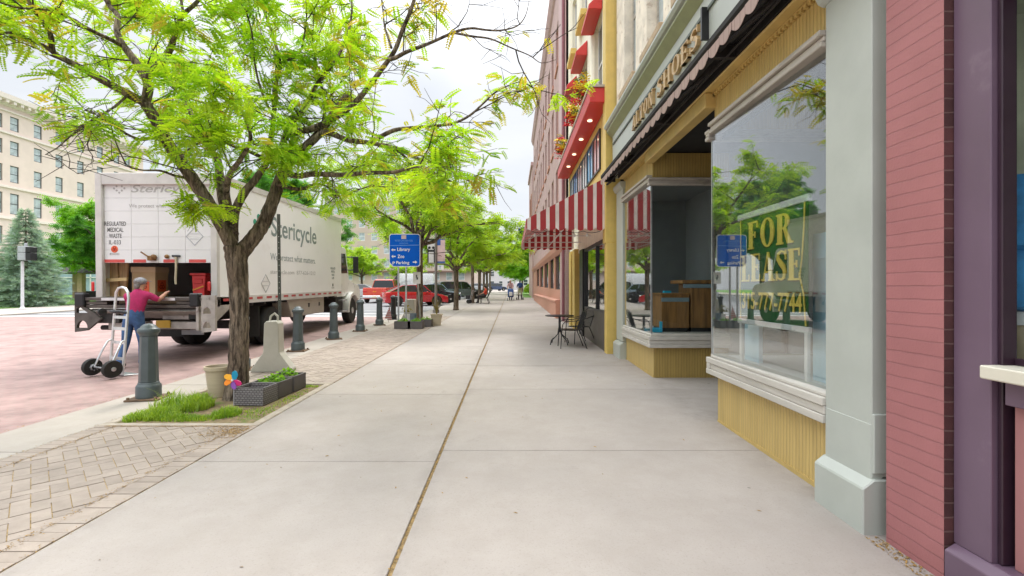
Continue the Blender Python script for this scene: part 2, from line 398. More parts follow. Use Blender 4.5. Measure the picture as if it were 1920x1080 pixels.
mb = MB(); sheet(mb, -320, 320, -60, 700, -.2, 40); struct(mb.build('ground', M['asphalt']))
mb = MB(); sheet(mb, -24.5, -5.39, -20, 23, -.045); struct(mb.build('brick_road', M['roadbrick']))
mb = MB(); sheet(mb, -24.5, -4.6, 23, 240, -.06); struct(mb.build('asphalt_road', M['asphalt']))
mb = MB(); sheet(mb, -24.4, -5.5, 22.6, 23.0, -.040); sheet(mb, -24.4, -5.5, 24.6, 24.85, -.055)
for i in range(14):                                  # angled parking bay lines
    y = 27 + i * 3.4; mb.quad((-4.75, y + 1.9, gz(y) - .03), (-4.75, y + 2.03, gz(y) - .03), (-8.6, y + .13, gz(y) - .055), (-8.6, y, gz(y) - .055))
struct(mb.build('road_markings', M['linepaint']))
PIT = (-4.5, -2.84, 5.42, 7.5)
# main walk: separate slabs with real open joints
mb = MB(); sheet(mb, -2.82, 3.4, -8, 120, -.014);  struct(mb.build('joint_bed', M['conc_joint']))
mb = MB(); sheet(mb, -4.6, -2.821, -8, PIT[2], -.009); sheet(mb, -4.6, -2.821, PIT[3], 120, -.009); sheet(mb, -4.6, -2.821, PIT[2], PIT[3], -.03); struct(mb.build('joint_sand', mat('joint_sand', (.4, .28, .13), .95, var=.4, scale=25, world=True)))
mb = MB(); g = .006
yl = [-7, -3.4, -.8, 1.75, 4.27, 6.82, 9.3, 11.8, 14.4, 17, 19.6, 22.2] + [22.2 + 3.2 * i for i in range(1, 31)]
yr = [-7, -3.0, -.5, 2.0, 4.55, 7.15, 9.1, 11.9, 14.6, 17.3, 20, 22.6] + [22.6 + 3.2 * i for i in range(1, 31)]
for a, b in zip(yl, yl[1:]):
    slab(mb, -2.812, -.684, a + g, b - g)
    if a >= 22: slab(mb, -4.6, -2.824, a + g, b - g)
for a, b in zip(yr, yr[1:]):
    slab(mb, -.656, 3.4, a + g, b - g, .002 if 9 < a < 11 else 0)
struct(mb.build('sidewalk', M['walk'], bevel=.004))
# kerb strip beside the road
mb = MB(); y = -7.2
while y < 23: slab(mb, -5.4, -4.6, y + .004, y + 2.92, .0, .3); y += 2.93
slab(mb, -24.9, -24.5, -15, 60, .02, .3)
struct(mb.build('kerb', M['kerb'], bevel=.018, seg=2))
# herringbone pavers, each a small stone, clipped to the strip
def clip(poly, k, c, keep_less):
    out = []
    for i in range(len(poly)):
        a, b = poly[i], poly[(i + 1) % len(poly)]
        ia, ib = ((a[k] <= c) == keep_less), ((b[k] <= c) == keep_less)
        if ia: out.append(a)
        if ia != ib:
            t = (c - a[k]) / (b[k] - a[k]); out.append((a[0] + (b[0] - a[0]) * t, a[1] + (b[1] - a[1]) * t))
    return out
PIT = (-4.5, -2.84, 5.42, 7.5)
mb = MB(); L = .21; W = .105; gp = .006; rnd = random.Random(3)
def paver(poly, dz):
    if len(poly) < 3: return
    n = len(poly); z = [gz(p[1]) + dz for p in poly]
    mb.add([(p[0], p[1], q - .05) for p, q in zip(poly, z)] + [(p[0], p[1], q) for p, q in zip(poly, z)], [tuple(range(n, 2 * n))] + [(i, (i + 1) % n, (i + 1) % n + n, i + n) for i in range(n)])
c45 = math.sqrt(.5)
def region(rx0, rx1, ry0, ry1):
    ext = int((max(rx1 - rx0, ry1 - ry0) + 3) / W)
    cx, cy = (rx0 + rx1) / 2, (ry0 + ry1) / 2
    for i in range(-ext, ext):
        for j in range(-ext, ext):
            m4 = (i - j) % 4
            if m4 == 0: q = [(i * W, j * W), (i * W + L, j * W), (i * W + L, j * W + W), (i * W, j * W + W)]
            elif m4 == 3: q = [(i * W, j * W), (i * W + W, j * W), (i * W + W, j * W + L), (i * W, j * W + L)]
            else: continue
            x0 = min(a[0] for a in q) + gp / 2; x1 = max(a[0] for a in q) - gp / 2; y0 = min(a[1] for a in q) + gp / 2; y1 = max(a[1] for a in q) - gp / 2
            poly = [(cx + (a - b) * c45, cy + (a + b) * c45) for a, b in ((x0, y0), (x1, y0), (x1, y1), (x0, y1))]
            if not (rx0 - .2 < poly[0][0] < rx1 + .2 and ry0 - .3 < poly[0][1] < ry1 + .3): continue
            for k, c, l in ((0, rx0, False), (0, rx1, True), (1, ry0, False), (1, ry1, True)): poly = clip(poly, k, c, l)
            paver(poly, -.002 + rnd.uniform(-.0025, .002))
region(-4.39, -3.03, 1.2, PIT[2] - .11); region(-4.39, -3.03, PIT[3] + .1, 22.2)
y = 1.2
while y < 22.1:                                       # soldier course on both sides
    for a, b in ((-3.025, -2.826), (-4.595, -4.395)):
        if PIT[2] - .1 < y < PIT[3]: continue
        paver([(a, y), (b, y), (b, y + .104), (a, y + .104)], -.001 + rnd.uniform(-.002, .002))
    y += .11
struct(mb.build('paving', M['paver']))
mb = MB(); fw = .1                                    # concrete frame of the tree pit
slab(mb, PIT[0] - .09, PIT[1] + .02, PIT[2] - fw, PIT[2], .006); slab(mb, PIT[0] - .09, PIT[1] + .02, PIT[3], PIT[3] + .09, .006)
slab(mb, PIT[1] - .09, PIT[1] + .02, PIT[2] + .004, PIT[3] - .004, .006); slab(mb, PIT[0] - .09, PIT[0], PIT[2] + .004, PIT[3] - .004, .006)
struct(mb.build('pit_kerb', mat('pit_kerb_stone', (.36, .31, .25), .85, var=.2, scale=8, bump=.3, bscale=60, world=True), bevel=.01))
mb = MB(); sheet(mb, PIT[0], PIT[1] - .09, PIT[2], PIT[3], -.012); struct(mb.build('pit_soil', mat('pit_earth', (.2, .145, .08), .95, var=.4, scale=14, bump=.7, bscale=50, world=True, col2=(.12, .17, .03), c2=(.5, .68), c2s=5)))
# far side of the square
mb = MB(); sheet(mb, -30, -24.9, -15, 120, 0.0); struct(mb.build('far_sidewalk', M['walk']))
mb = MB(); sheet(mb, -62, -30, 6, 120, .02); sheet(mb, 1.2, 12, 48, 120, .02); struct(mb.build('lawn', M['lawn']))

# ================================================================== BUILDINGS ON THE RIGHT
WINMESH = {}
def window(parent, o, u, w, h, frame_m, pane_m, bar=.06, dep=.05, split=True, name='window', label=None, cols=1):
    """window part: frame mesh + pane sub-part, centred on its lower-left corner o, along u"""
    u = Vector(u); key = (round(w, 2), round(h, 2), frame_m.name, pane_m.name, bar, split, cols)
    if key not in WINMESH:
        f = MB(); f.box(0, bar, 0, dep, 0, h); f.box(w - bar, w, 0, dep, 0, h); f.box(bar, w - bar, 0, dep, 0, bar); f.box(bar, w - bar, 0, dep, h - bar, h)
        if split: f.box(bar, w - bar, .004, dep + .01, h * .5 - bar * .4, h * .5 + bar * .4)
        for k in range(1, cols): f.box(w * k / cols - bar * .4, w * k / cols + bar * .4, .006, dep, bar, h - bar)
        p = MB(); p.box(bar * .6, w - bar * .6, dep * .45, dep * .6, bar * .6, h - bar * .6)
        WINMESH[key] = (f.mesh(name, frame_m), p.mesh('pane', pane_m))
    fm, pm = WINMESH[key]
    a = bpy.data.objects.new(name, fm); COL.objects.link(a); a.parent = parent
    a.location = Vector(o) - (ORG[parent.name] or Vector()); a.rotation_euler.z = math.atan2(u.y, u.x)
    b = bpy.data.objects.new('pane', pm); COL.objects.link(b); b.parent = a
    if label: a['label'] = label
    return a
UY = Vector((0, -1, 0)); UZ = Vector((0, 0, 1)); NX = Vector((-1, 0, 0))   # facades face -X: text runs towards -Y

# ---- shoe store ---------------------------------------------------
M['sage'] = mat('sage_green_paint', (.43, .455, .415), .42, var=.06, scale=2.5, bump=.06, bscale=30, world=True, col2=(.36, .385, .34), c2=(.62, .8), c2s=2.5)
M['sage_dark'] = mat('olive_green_paint', (.27, .29, .16), .5, var=.1, world=True)
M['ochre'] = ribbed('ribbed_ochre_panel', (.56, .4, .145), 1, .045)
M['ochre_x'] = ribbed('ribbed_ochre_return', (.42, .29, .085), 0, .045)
M['ochre_flat'] = mat('ochre_trim', (.52, .37, .13), .5, var=.12, world=True)
M['trimcream'] = mat('weathered_trim', (.44, .4, .35), .55, var=.15, scale=6, world=True, stretch=(1, .3, 3), col2=(.3, .27, .23), c2=(.5, .7), c2s=4)
M['sillwhite'] = mat('weathered_white_sill', (.52, .49, .44), .6, var=.12, scale=5, world=True, stretch=(1, .25, 4), bump=.2, bscale=25)
M['awn_black'] = mat('awning_box', (.012, .009, .008), .8, var=.5, scale=9, world=True)
M['valance'] = stripes('valance_cloth', 1, .1, .9, (.52, .4, .36), (.38, .28, .25), .25)
M['gold'] = mat('gold_letter', (.5, .34, .16), .4, .2, var=.2, scale=14, world=True)
M['stone'] = mat('cream_stone', (.76, .68, .57), .85, var=.18, scale=3, bump=.9, bscale=20, world=True, col2=(.55, .44, .34), c2=(.56, .66), c2s=7)
M['interior'] = mat('grey_interior_wall', (.15, .16, .165), .8, var=.06, world=True)
M['wood'] = mat('oak_veneer', (.27, .13, .04), .45, var=.4, scale=3, world=True, stretch=(6, 6, .5))
M['bluetape'] = mat('blue_tape', (.02, .42, .65), .6, var=.1)
SX = 2.31
shop = thing('shoe_store', 'sage green shoe store with ribbed ochre panels, gold letters and a vacant display window', 'building', (3, 6.5, gz(6.5)))
mb = MB(); mb.holed((2.3, 10.55, 5.06), UY, 7.6, 7.0, [(.72, .55, 1.62, 3.5), (2.35, .55, 3.25, 3.5), (3.98, .55, 4.88, 3.5), (5.6, .55, 6.5, 3.5)], .22, NX)
mb.box(2.62, 9, 2.96, 10.55, 4.0, 12.0)
mb.build('upper_wall', M['stone'], shop)
for k, y in enumerate((9.83, 8.2, 6.57, 4.95)):
    window(shop, (2.47, y, 5.61), UY, .9, 2.95, M['trimcream'], M['pane_light'])
    s = MB(); s.box(2.2, 2.46, y - 1.0, y + .1, 5.47, 5.6); s.build('window_sill', mat('tan_stone_sill', (.42, .31, .2), .8, var=.2, world=True) if k == 0 else bpy.data.materials['tan_stone_sill'], shop, bevel=.012)
# body walls below
mb = MB(); mb.box(2.405, 2.412, 3.5, 5.49, 3.3, 3.855); mb.build('added_blackout_panel', mat('blackout_black', (.008, .008, .009), .95), shop)  # dark panel added inside to hide the ribs and darken the window interior
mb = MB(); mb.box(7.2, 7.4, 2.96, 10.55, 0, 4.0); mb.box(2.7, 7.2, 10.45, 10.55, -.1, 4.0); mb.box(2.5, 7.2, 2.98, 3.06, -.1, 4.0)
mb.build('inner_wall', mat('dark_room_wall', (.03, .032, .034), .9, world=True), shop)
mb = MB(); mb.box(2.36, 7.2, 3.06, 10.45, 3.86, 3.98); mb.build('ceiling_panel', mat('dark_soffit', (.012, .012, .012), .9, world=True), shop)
# entablature
mb = MB(); mb.box(2.2, 2.61, 2.98, 10.5, 3.99, 5.0); mb.build('fascia', M['sage'], shop, bevel=.006)
mb = MB(); mb.box(2.178, 2.198, 3.2, 10.42, 4.7, 4.735); mb.box(2.178, 2.198, 3.2, 10.42, 4.16, 4.19); mb.build('fascia_moulding', mat('dark_green_line', (.1, .12, .1), .5, world=True), shop)
mb = MB(); mb.prism([(2.12, 5.053), (2.12, 5.075), (2.06, 5.085), (2.03, 5.125), (2.03, 5.16), (2.3, 5.18), (2.3, 5.053)], 'y', 2.94, 10.6); mb.build('cornice', M['sage'], shop)
mb = MB(); mb.prism([(2.198, 4.9), (2.085, 5.02), (2.085, 5.05), (2.198, 5.05)], 'y', 2.96, 10.58); mb.build('cornice_band', M['sage_dark'], shop)
serif_text('ALTON', .235, M['gold'], shop, (2.2, 8.62, 4.42), UY, UZ, width=1.3, depth=.05, bold=.2)
serif_text('SHOES', .24, M['gold'], shop, (2.2, 7.14, 4.42), UY, UZ, width=1.6, depth=.05, bold=.2)
mb = MB(); mb.box(2.12, 2.2, 5.36, 5.4, 4.38, 4.74); mb.build('sign_bracket', M['black'], shop)
# pilasters
def pilaster(y0, y1, near):
    mb = MB(); mb.box(2.285, 2.42, y0, y1, gz(y0) + .355, 3.66)
    if near: mb.box(2.282, 2.36, y0 + .002, y1 - .001, .35, .735); mb.box(2.29, 2.385, y0 - .012, y0 + .12, .42, .8)
    p = mb.build('pilaster', M['sage'], shop, bevel=.006)
    mb = MB(); mb.prism([(2.215, gz(y0) - .02), (2.215, gz(y0) + .29), (2.285, gz(y0) + .345), (2.42, gz(y0) + .345), (2.42, gz(y0) - .02)], 'y', y0 - .02, y1 + .02); mb.build('plinth', M['sage'], p, bevel=.008)
    mb = MB(); mb.prism([(2.285, 3.66), (2.25, 3.68), (2.22, 3.74), (2.22, 3.8), (2.42, 3.8), (2.42, 3.66)], 'y', y0 - .035, y1 + .035); mb.build('capital', M['sage'], p, bevel=.004)
pilaster(3.05, 3.5, True); pilaster(9.92, 10.5, False)
# display windows
def display(y0, y1, ret):
    # bulkhead
    mb = MB(); mb.box(2.36, 2.5, y0, y1, gz(y0) - .05, .62)
    b = mb.build('bulkhead', M['ochre'], shop); mb = MB(); mb.box(2.352, 2.36, y0 + .002, y1 - .002, gz(y0) - .02, gz(y0) + .045); mb.build('base_trim', M['ochre_flat'], b)
    mb = MB()
    mb.box(2.26, 2.42, y0, y1, .74, .80); mb.box(2.275, 2.42, y0, y1, .675, .737); mb.box(2.262, 2.42, y0, y1, .612, .672)
    mb.prism([(2.29, .803), (2.29, .83), (2.33, .845), (2.42, .845), (2.42, .803)], 'y', y0, y1)
    mb.build('window_sill', M['sillwhite'], shop, bevel=.005)
    mb = MB(); mb.box(2.25, 2.4, y0, y1, 3.36, 3.40); mb.box(2.27, 2.4, y0, y1, 3.403, 3.44); mb.box(2.24, 2.4, y0, y1, 3.443, 3.485); mb.build('window_head', M['trimcream'], shop, bevel=.006)
    mb = MB(); mb.box(2.335, 2.4, y0, y1, 3.487, 3.84); mb.build('transom_panel', M['ochre'], shop)
    mb = MB(); k_ = .022 if not ret else .004; mb.prism([(2.313 + k_, y0 + .01), (2.313 - k_, y1 - .01), (2.321 - k_, y1 - .01), (2.321 + k_, y0 + .01)], 'z', .846, 3.36); mb.build('window_glass', M['shopglass'], shop)
    mb = MB(); mb.box(2.42, 3.55, y0, y1, .7, .83); mb.build('display_floor', M['trimcream'] if ret else M['white'], shop)
display(3.5, 5.5, False); display(8.0, 9.92, True)
# returns into the recessed entry
for yy, s in ((8.0, -1), (5.5, 1)):
    mb = MB(); a, b = sorted((yy, yy - .06 * s * -1)); mb.box(2.372, 3.6, yy - .008 if s < 0 else yy, yy if s < 0 else yy + .008, gz(yy) - .05, .62)
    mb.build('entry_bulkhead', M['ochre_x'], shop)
    mb = MB(); e = .09
    for z0, z1, q in ((.74, .8, .1), (.675, .737, .085), (.612, .672, .098)): mb.box(2.262, 3.6, min(yy, yy + s * q), max(yy, yy + s * q), z0, z1)
    mb.box(2.3, 3.6, min(yy, yy + s * .06), max(yy, yy + s * .06), .803, .842)
    mb.build('entry_sill', M['sillwhite'], shop, bevel=.005)
    mb = MB()
    for z0, z1, q in ((3.3, 3.34, .1), (3.343, 3.38, .08), (3.383, 3.42, .11)): mb.box(2.25, 3.6, min(yy, yy + s * q), max(yy, yy + s * q), z0, z1)
    mb.build('entry_head', M['trimcream'], shop, bevel=.005)
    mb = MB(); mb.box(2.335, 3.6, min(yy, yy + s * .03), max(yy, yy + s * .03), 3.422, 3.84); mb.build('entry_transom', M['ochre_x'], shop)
    mb = MB(); mb.box(2.33, 3.6, yy + s * .01 - .004, yy + s * .01 + .004, .843, 3.3); mb.build('entry_glass', M['clearglass'], shop)
    mb = MB(); mb.box(2.3, 2.325, yy + s * .03 - .01, yy + s * .03 + .01, .843, 3.36); mb.build('corner_post', M['steel'], shop)
mb = MB(); mb.box(2.6, 3.6, 5.9, 7.6, 0, .06); mb.build('door_step', M['kerb'], shop)
mb = MB(); mb.box(3.6, 3.66, 5.5, 8.0, .09, 3.86); mb.build('entry_wall', M['interior'], shop)
mb = MB(); mb.box(3.55, 3.6, 6.25, 6.33, .1, 2.3); mb.box(3.55, 3.6, 7.2, 7.28, .1, 2.3); mb.box(3.55, 3.6, 6.33, 7.2, 2.2, 2.3); mb.box(3.55, 3.6, 6.33, 7.2, .1, .4); d = mb.build('entry_door', M['black'], shop)
mb = MB(); mb.box(3.57, 3.58, 6.33, 7.2, .4, 2.2); mb.build('door_glass', M['pane'], d)
mb = MB(); mb.box(3.56, 3.62, 8.0, 9.9, .83, 3.4); mb.box(2.42, 3.56, 9.84, 9.9, .83, 3.4); mb.build('display_back', M['interior'], shop)
mb = MB(); mb.box(2.42, 3.56, 8.02, 9.84, 3.38, 3.42); mb.build('display_soffit', M['interior'], shop)
# header with soffit over entry
mb = MB(); mb.box(2.2, 2.36, 3.5, 9.92, 3.842, 3.868); mb.box(2.21, 2.36, 5.5, 8.0, 3.67, 3.84); mb.build('header_beam', M['ochre_flat'], shop, bevel=.01)
mb = MB(); mb.box(2.19, 2.34, 3.06, 9.92, 3.87, 3.986); mb.build('awning_backboard', M['awn_black'], shop)
mb = MB(); y = 3.52; pts = [(3.5, 3.838), (3.5, 3.825)]
while y < 9.85: pts += [(y, 3.825), (y, 3.795), (y + .03, 3.795), (y + .03, 3.825)]; y += .06
pts += [(9.9, 3.825), (9.9, 3.838)]; mb.prism(pts, 'x', 2.3, 2.33)
mb.build('dentil_moulding', M['ochre_flat'], shop)
# retractable awning with scalloped valance
mb = MB(); mb.prism([(2.19, 3.99), (1.97, 3.96), (1.94, 4.0), (1.94, 4.05), (2.02, 4.1), (2.19, 4.12)], 'y', 3.0, 10.5); aw = mb.build('awning_box', M['awn_black'], shop)
mb = MB(); y0 = 3.0; wv = .25; n = int(7.5 / wv)
for i in range(n):
    a = 3.0 + i * wv; pts = [(a, 3.955)] + [(a + wv * t / 8, 3.885 - .055 * math.sin(math.pi * t / 8)) for t in range(9)] + [(a + wv, 3.955)]
    mb.prism(pts, 'x', 1.945 - .006 * (i % 2), 1.949 - .006 * (i % 2))
mb.build('valance', M['valance'], aw)
mb = MB(); mb.tube([(2.03, 3.05, 3.93), (2.03, 10.45, 3.93)], .028, 8); mb.tube([(2.1, 3.05, 3.86), (2.1, 10.45, 3.86)], .012, 6)
for y in (3.3, 4.7, 6.6, 8.6, 10.2): mb.box(1.99, 2.2, y, y + .05, 3.86, 3.98); mb.bar((2.16, y, 3.9), (2.0, y + 1.1, 3.87), .03)
mb.build('awning_arm', M['awn_black'], aw)

# things inside the shop
def boxthing(name, label, cat, x0, x1, y0, y1, z0, z1, m, parts):
    t = thing(name, label, cat, ((x0 + x1) / 2, (y0 + y1) / 2, z0)); mb = MB(); mb.box(x0, x1, y0, y1, z0, z1); mb.build('cabinet', m, t, bevel=.006)
    for nm, mm, b in parts: mb = MB(); mb.box(*b); mb.build(nm, mm, t, bevel=.003)
M['palepanel'] = mat('pale_blue_strip', (.2, .27, .3), .5, world=True)
boxthing('display_counter', 'lower wooden counter with pale strip in the dim entry display', 'counter', 2.62, 3.1, 8.4, 8.95, .9, 1.48, M['wood'],
         [('plinth', M['black'], (2.64, 3.08, 8.42, 8.93, .832, .9)), ('edge_strip', M['palepanel'], (2.61, 3.1, 8.392, 8.4, 1.36, 1.43)), ('counter_top', M['wood'], (2.6, 3.11, 8.385, 8.96, 1.482, 1.51))])
boxthing('display_cabinet', 'taller wooden cabinet beside the lower counter in the dim entry display', 'cabinet', 3.14, 3.5, 8.42, 9.05, .9, 1.68, M['wood'],
         [('plinth', M['black'], (3.16, 3.5, 8.44, 9.03, .832, .9)), ('edge_strip', M['palepanel'], (3.0, 3.5, 8.405, 8.419, 1.6, 1.67)), ('cabinet_top', M['wood'], (2.99, 3.5, 8.39, 9.06, 1.682, 1.74))])
mb = MB(); mb.box(2.34, 2.6, 8.3, 8.5, .832, .9); mb.box(2.56, 2.6, 8.3, 8.34, .902, 1.02); mb.box(2.7, 2.82, 8.5, 8.6, 1.512, 1.55)
tag(mb.build('masking_tape', M['bluetape'], origin=(2.5, 8.4, .83)), 'bright blue tape stuck around the wooden counter', 'tape')
# FOR LEASE banner hung behind the near window
M['banner'] = mat('dark_green_vinyl', (.012, .1, .025), .5, var=.2, scale=3, world=True)
M['lettergold'] = mat('yellow_gold_letter', (.92, .68, .12), .4, var=.1, world=True)
M['letterdark'] = mat('letter_outline', (.02, .015, .01), .6, world=True)  # printed dark outline, drawn as an offset copy of the letters
ban = thing('lease_banner', 'dark green hanging banner with yellow FOR LEASE and a phone number', 'banner', (2.39, 4.44, 1.2))
mb = MB(); mb.box(2.385, 2.392, 3.87, 5.02, 1.28, 2.32); mb.build('cloth', M['banner'], ban)
mb = MB(); mb.box(2.37, 2.405, 3.84, 5.05, 2.3, 2.36); mb.box(2.37, 2.405, 3.84, 5.05, 1.235, 1.285); mb.build('rail', M['white'], ban, bevel=.006)
mb = MB(); mb.box(2.375, 2.4, 3.86, 3.9, .832, 1.234); mb.box(2.375, 2.4, 4.97, 5.01, .832, 1.234); mb.build('leg', M['white'], ban)
mb = MB(); mb.tube([(2.378, 3.9, 2.3), (2.375, 3.905, 2.1), (2.374, 3.93, 1.85), (2.374, 3.96, 1.7), (2.375, 3.91, 1.55), (2.378, 3.885, 1.29)], .007, 6); mb.tube([(2.378, 4.99, 2.3), (2.374, 4.98, 1.9), (2.376, 5.0, 1.6), (2.378, 4.99, 1.29)], .007, 6); mb.build('cord', M['lettergold'], ban)
for dx, m_ in ((.012, M['letterdark']), (0, M['lettergold'])):
    serif_text('FOR', .27, m_, ban, (2.384 - .001 * (dx == 0), 4.84 + dx, 1.985 - dx), UY, UZ, width=.78, depth=.002 + .004 * (dx == 0), bold=.24)
    serif_text('LEASE', .27, m_, ban, (2.384 - .001 * (dx == 0), 4.97 + dx, 1.665 - dx), UY, UZ, width=1.03, depth=.002 + .004 * (dx == 0), bold=.24)
    text('315-777-7744', 1.02, .17, m_, ban, (2.3835 - .002 * (dx == 0), 4.96 + dx, 1.39 - dx * .7), UY, UZ, depth=.002 + .003 * (dx == 0), off=.012)
M['paleblue'] = mat('pale_blue_board', (.42, .62, .72), .6, var=.12, scale=2, world=True, stretch=(1, 1, .5))
mb = MB(); mb.box(2.52, 2.56, 3.5, 4.02, .832, 2.05); mb.box(2.5, 2.52, 3.52, 4.0, 1.84, 1.92); tag(mb.build('blue_board', M['paleblue'], origin=(2.54, 3.75, .83)), 'pale blue board leaning behind the lease banner near the sage pilaster', 'board')
mb = MB(); mb.box(2.52, 2.56, 4.9, 5.2, .832, 1.95); tag(mb.build('blue_board', M['paleblue'], origin=(2.54, 5.05, .83)), 'narrow pale blue board behind the far edge of the lease banner', 'board')

# ---- purple shop and brick pier -----------------------------------
M['purple'] = mat('purple_paint', (.145, .092, .135), .36, var=.08, scale=2, bump=.05, bscale=40, world=True, col2=(.19, .13, .175), c2=(.6, .72), c2s=2)
M['purple_dark'] = mat('dark_purple_paint', (.035, .016, .028), .35, var=.1, world=True)
M['pinkpanel'] = mat('rose_panel', (.38, .17, .17), .5, var=.07, scale=2, world=True)
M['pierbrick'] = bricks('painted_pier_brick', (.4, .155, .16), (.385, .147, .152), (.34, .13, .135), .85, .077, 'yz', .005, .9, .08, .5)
M['pierend'] = bricks('dark_pier_end_brick', (.13, .045, .045), (.09, .035, .035), (.2, .11, .1), .2, .077, 'xz', .0055, .9, .3, .7)  # near end face of the pier, coloured darker than its front
ps = thing('purple_shop', 'purple shopfront with rose panel and red painted brick pier', 'building', (3, 2.2, 0))
mb = MB(); mb.cur = 0
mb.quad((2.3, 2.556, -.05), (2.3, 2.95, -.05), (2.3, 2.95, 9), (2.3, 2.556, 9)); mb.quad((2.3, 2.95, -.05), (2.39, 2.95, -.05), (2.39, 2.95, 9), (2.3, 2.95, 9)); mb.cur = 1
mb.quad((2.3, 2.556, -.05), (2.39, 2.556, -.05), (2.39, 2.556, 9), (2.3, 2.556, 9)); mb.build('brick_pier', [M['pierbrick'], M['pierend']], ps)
mb = MB(); mb.box(2.346, 2.4, 2.351, 2.552, .25, 9); mb.build('pilaster', M['purple'], ps, bevel=.004)
mb = MB(); mb.prism([(2.29, -.05), (2.29, .215), (2.346, .25), (2.6, .25), (2.6, -.05)], 'y', -2, 2.545); mb.build('plinth', M['purple'], ps, bevel=.004)
mb = MB(); mb.box(2.375, 2.45, 2.325, 2.349, .252, 3.2); mb.box(2.43, 2.45, -2, 2.324, 1.226, 1.26); mb.box(2.4, 2.6, -2, 2.249, 3.0, 3.2); mb.build('window_frame', M['purple_dark'], ps, bevel=.004)
mb = MB(); mb.box(2.44, 2.446, -2, 2.324, 1.262, 3.0); mb.build('window_glass', M['clearglass'], ps)
mb = MB(); mb.box(2.28, 2.6, -2, 2.345, 1.16, 1.225); mb.build('window_sill', mat('ivory_sill', (.68, .64, .53), .5, var=.06, world=True), ps, bevel=.006)
mb = MB(); mb.box(2.36, 2.6, -2, 2.299, 1.04, 1.158); mb.build('rail', M['purple'], ps, bevel=.003)
mb = MB(); mb.box(2.41, 2.5, -2, 2.299, .252, 1.038); mb.build('lower_panel', M['pinkpanel'], ps)
mb = MB(); mb.box(2.3, 2.6, -2, 2.349, 3.2, 9); mb.box(2.601, 9, -2, 2.94, -.1, .1); mb.box(4.6, 4.7, -2, 2.9, .1, 9); mb.box(2.6, 4.6, 2.8, 2.94, .1, 9); mb.box(2.6, 4.6, -2, 2.8, 3.2, 3.3); mb.build('wall', mat('dim_shop_wall', (.5, .52, .4), .8, var=.3, scale=1.5, world=True), ps)
mb = MB(); mb.box(2.46, 3.1, -1, 2.79, 1.1, 1.22); mb.build('display_floor', M['white'], ps)
bl = mat('blue_cloth', (.03, .25, .55), .6, var=.35, scale=7, world=True)
mb = MB(); mb.lathe([(.05, 0), (.13, .02), (.15, .2), (.11, .32), (.16, .34), (.14, .55), (.06, .72)], (2.72, 2.56, 1.48), 12); tag(mb.build('cloth_doll', bl, smooth=True, origin=(2.72, 2.56, 1.48)), 'blue cloth bundle in the purple shop window', 'cloth')
t = thing('jar', 'tan jar with white lid behind the purple frame', 'jar', (2.72, 2.56, 1.22)); mb = MB(); mb.lathe([(.05, 0), (.07, .05), (.075, .15), (.06, .18)], (2.72, 2.56, 1.225), 14); mb.build('body', mat('tan_jar', (.45, .36, .22), .4), t, smooth=True); mb = MB(); mb.lathe([(.078, .18), (.078, .25), (.05, .26)], (2.72, 2.56, 1.225), 14); mb.build('lid', M['white'], t, smooth=True)

# ---- yellow and cream cafe ----------------------------------------
M['cream'] = mat('cream_stucco', (.84, .79, .64), .75, var=.06, world=True)
M['yellow'] = mat('yellow_paint', (.66, .47, .13), .55, var=.07, world=True)
M['redpaint'] = mat('bright_red_paint', (.55, .035, .03), .45, var=.06, world=True)
M['redsoft'] = mat('faded_red_paint', (.55, .1, .085), .5, var=.06, world=True)
YX = 2.12
cafe = thing('corner_cafe', 'cream and yellow cafe building with red canopies and a striped awning', 'building', (3, 14.6, gz(14)))
wins = [(y0, z0) for z0 in (6.3, 9.7, 13.0) for y0 in (11.55, 13.85, 16.15)]
mb = MB(); mb.holed((YX + .06, 18.6, 4.2), UY, 7.95, 12.4, [(18.6 - y0 - 1.15, z0 - 4.2, 18.6 - y0 - .05, z0 - 4.2 + 2.1) for y0, z0 in wins], .2, NX)
mb.box(2.4, 9, 10.62, 18.6, 3.2, 16.5); mb.build('upper_wall', M['cream'], cafe)
mb = MB(); mb.box(YX - .05, YX + .4, 10.62, 10.95, 2.602, 16.6); mb.box(YX - .03, YX + .2, 10.6, 10.86, gz(10) - .05, 2.6); mb.build('pilaster', M['yellow'], cafe, bevel=.01)
for y in (12.75, 15.05, 17.4):
    mb = MB(); mb.lathe([(.17, 6.1), (.17, 6.2), (.13, 6.3), (.12, 16.2), (.16, 16.3), (.16, 16.5)], (YX + .1, y + .1, 0), 14); mb.build('column', M['cream'], cafe, smooth=True)
for y0, z0 in wins:
    window(cafe, (YX + .16, y0 + 1.15, z0), UY, 1.1, 2.1, M['white'], M['pane'])
    if z0 < 9:
        mb = MB(); mb.prism([(YX + .05, 8.75), (1.84, 8.42), (1.84, 8.32), (YX + .05, 8.32)], 'y', y0 - .02, y0 + 1.24); mb.build('window_canopy', M['redpaint'], cafe, bevel=.01)
    mb = MB(); mb.box(1.98, YX + .05, y0, y0 + 1.2, z0 - .2, z0 - .02); mb.build('window_ledge', M['yellow'], cafe, bevel=.01)
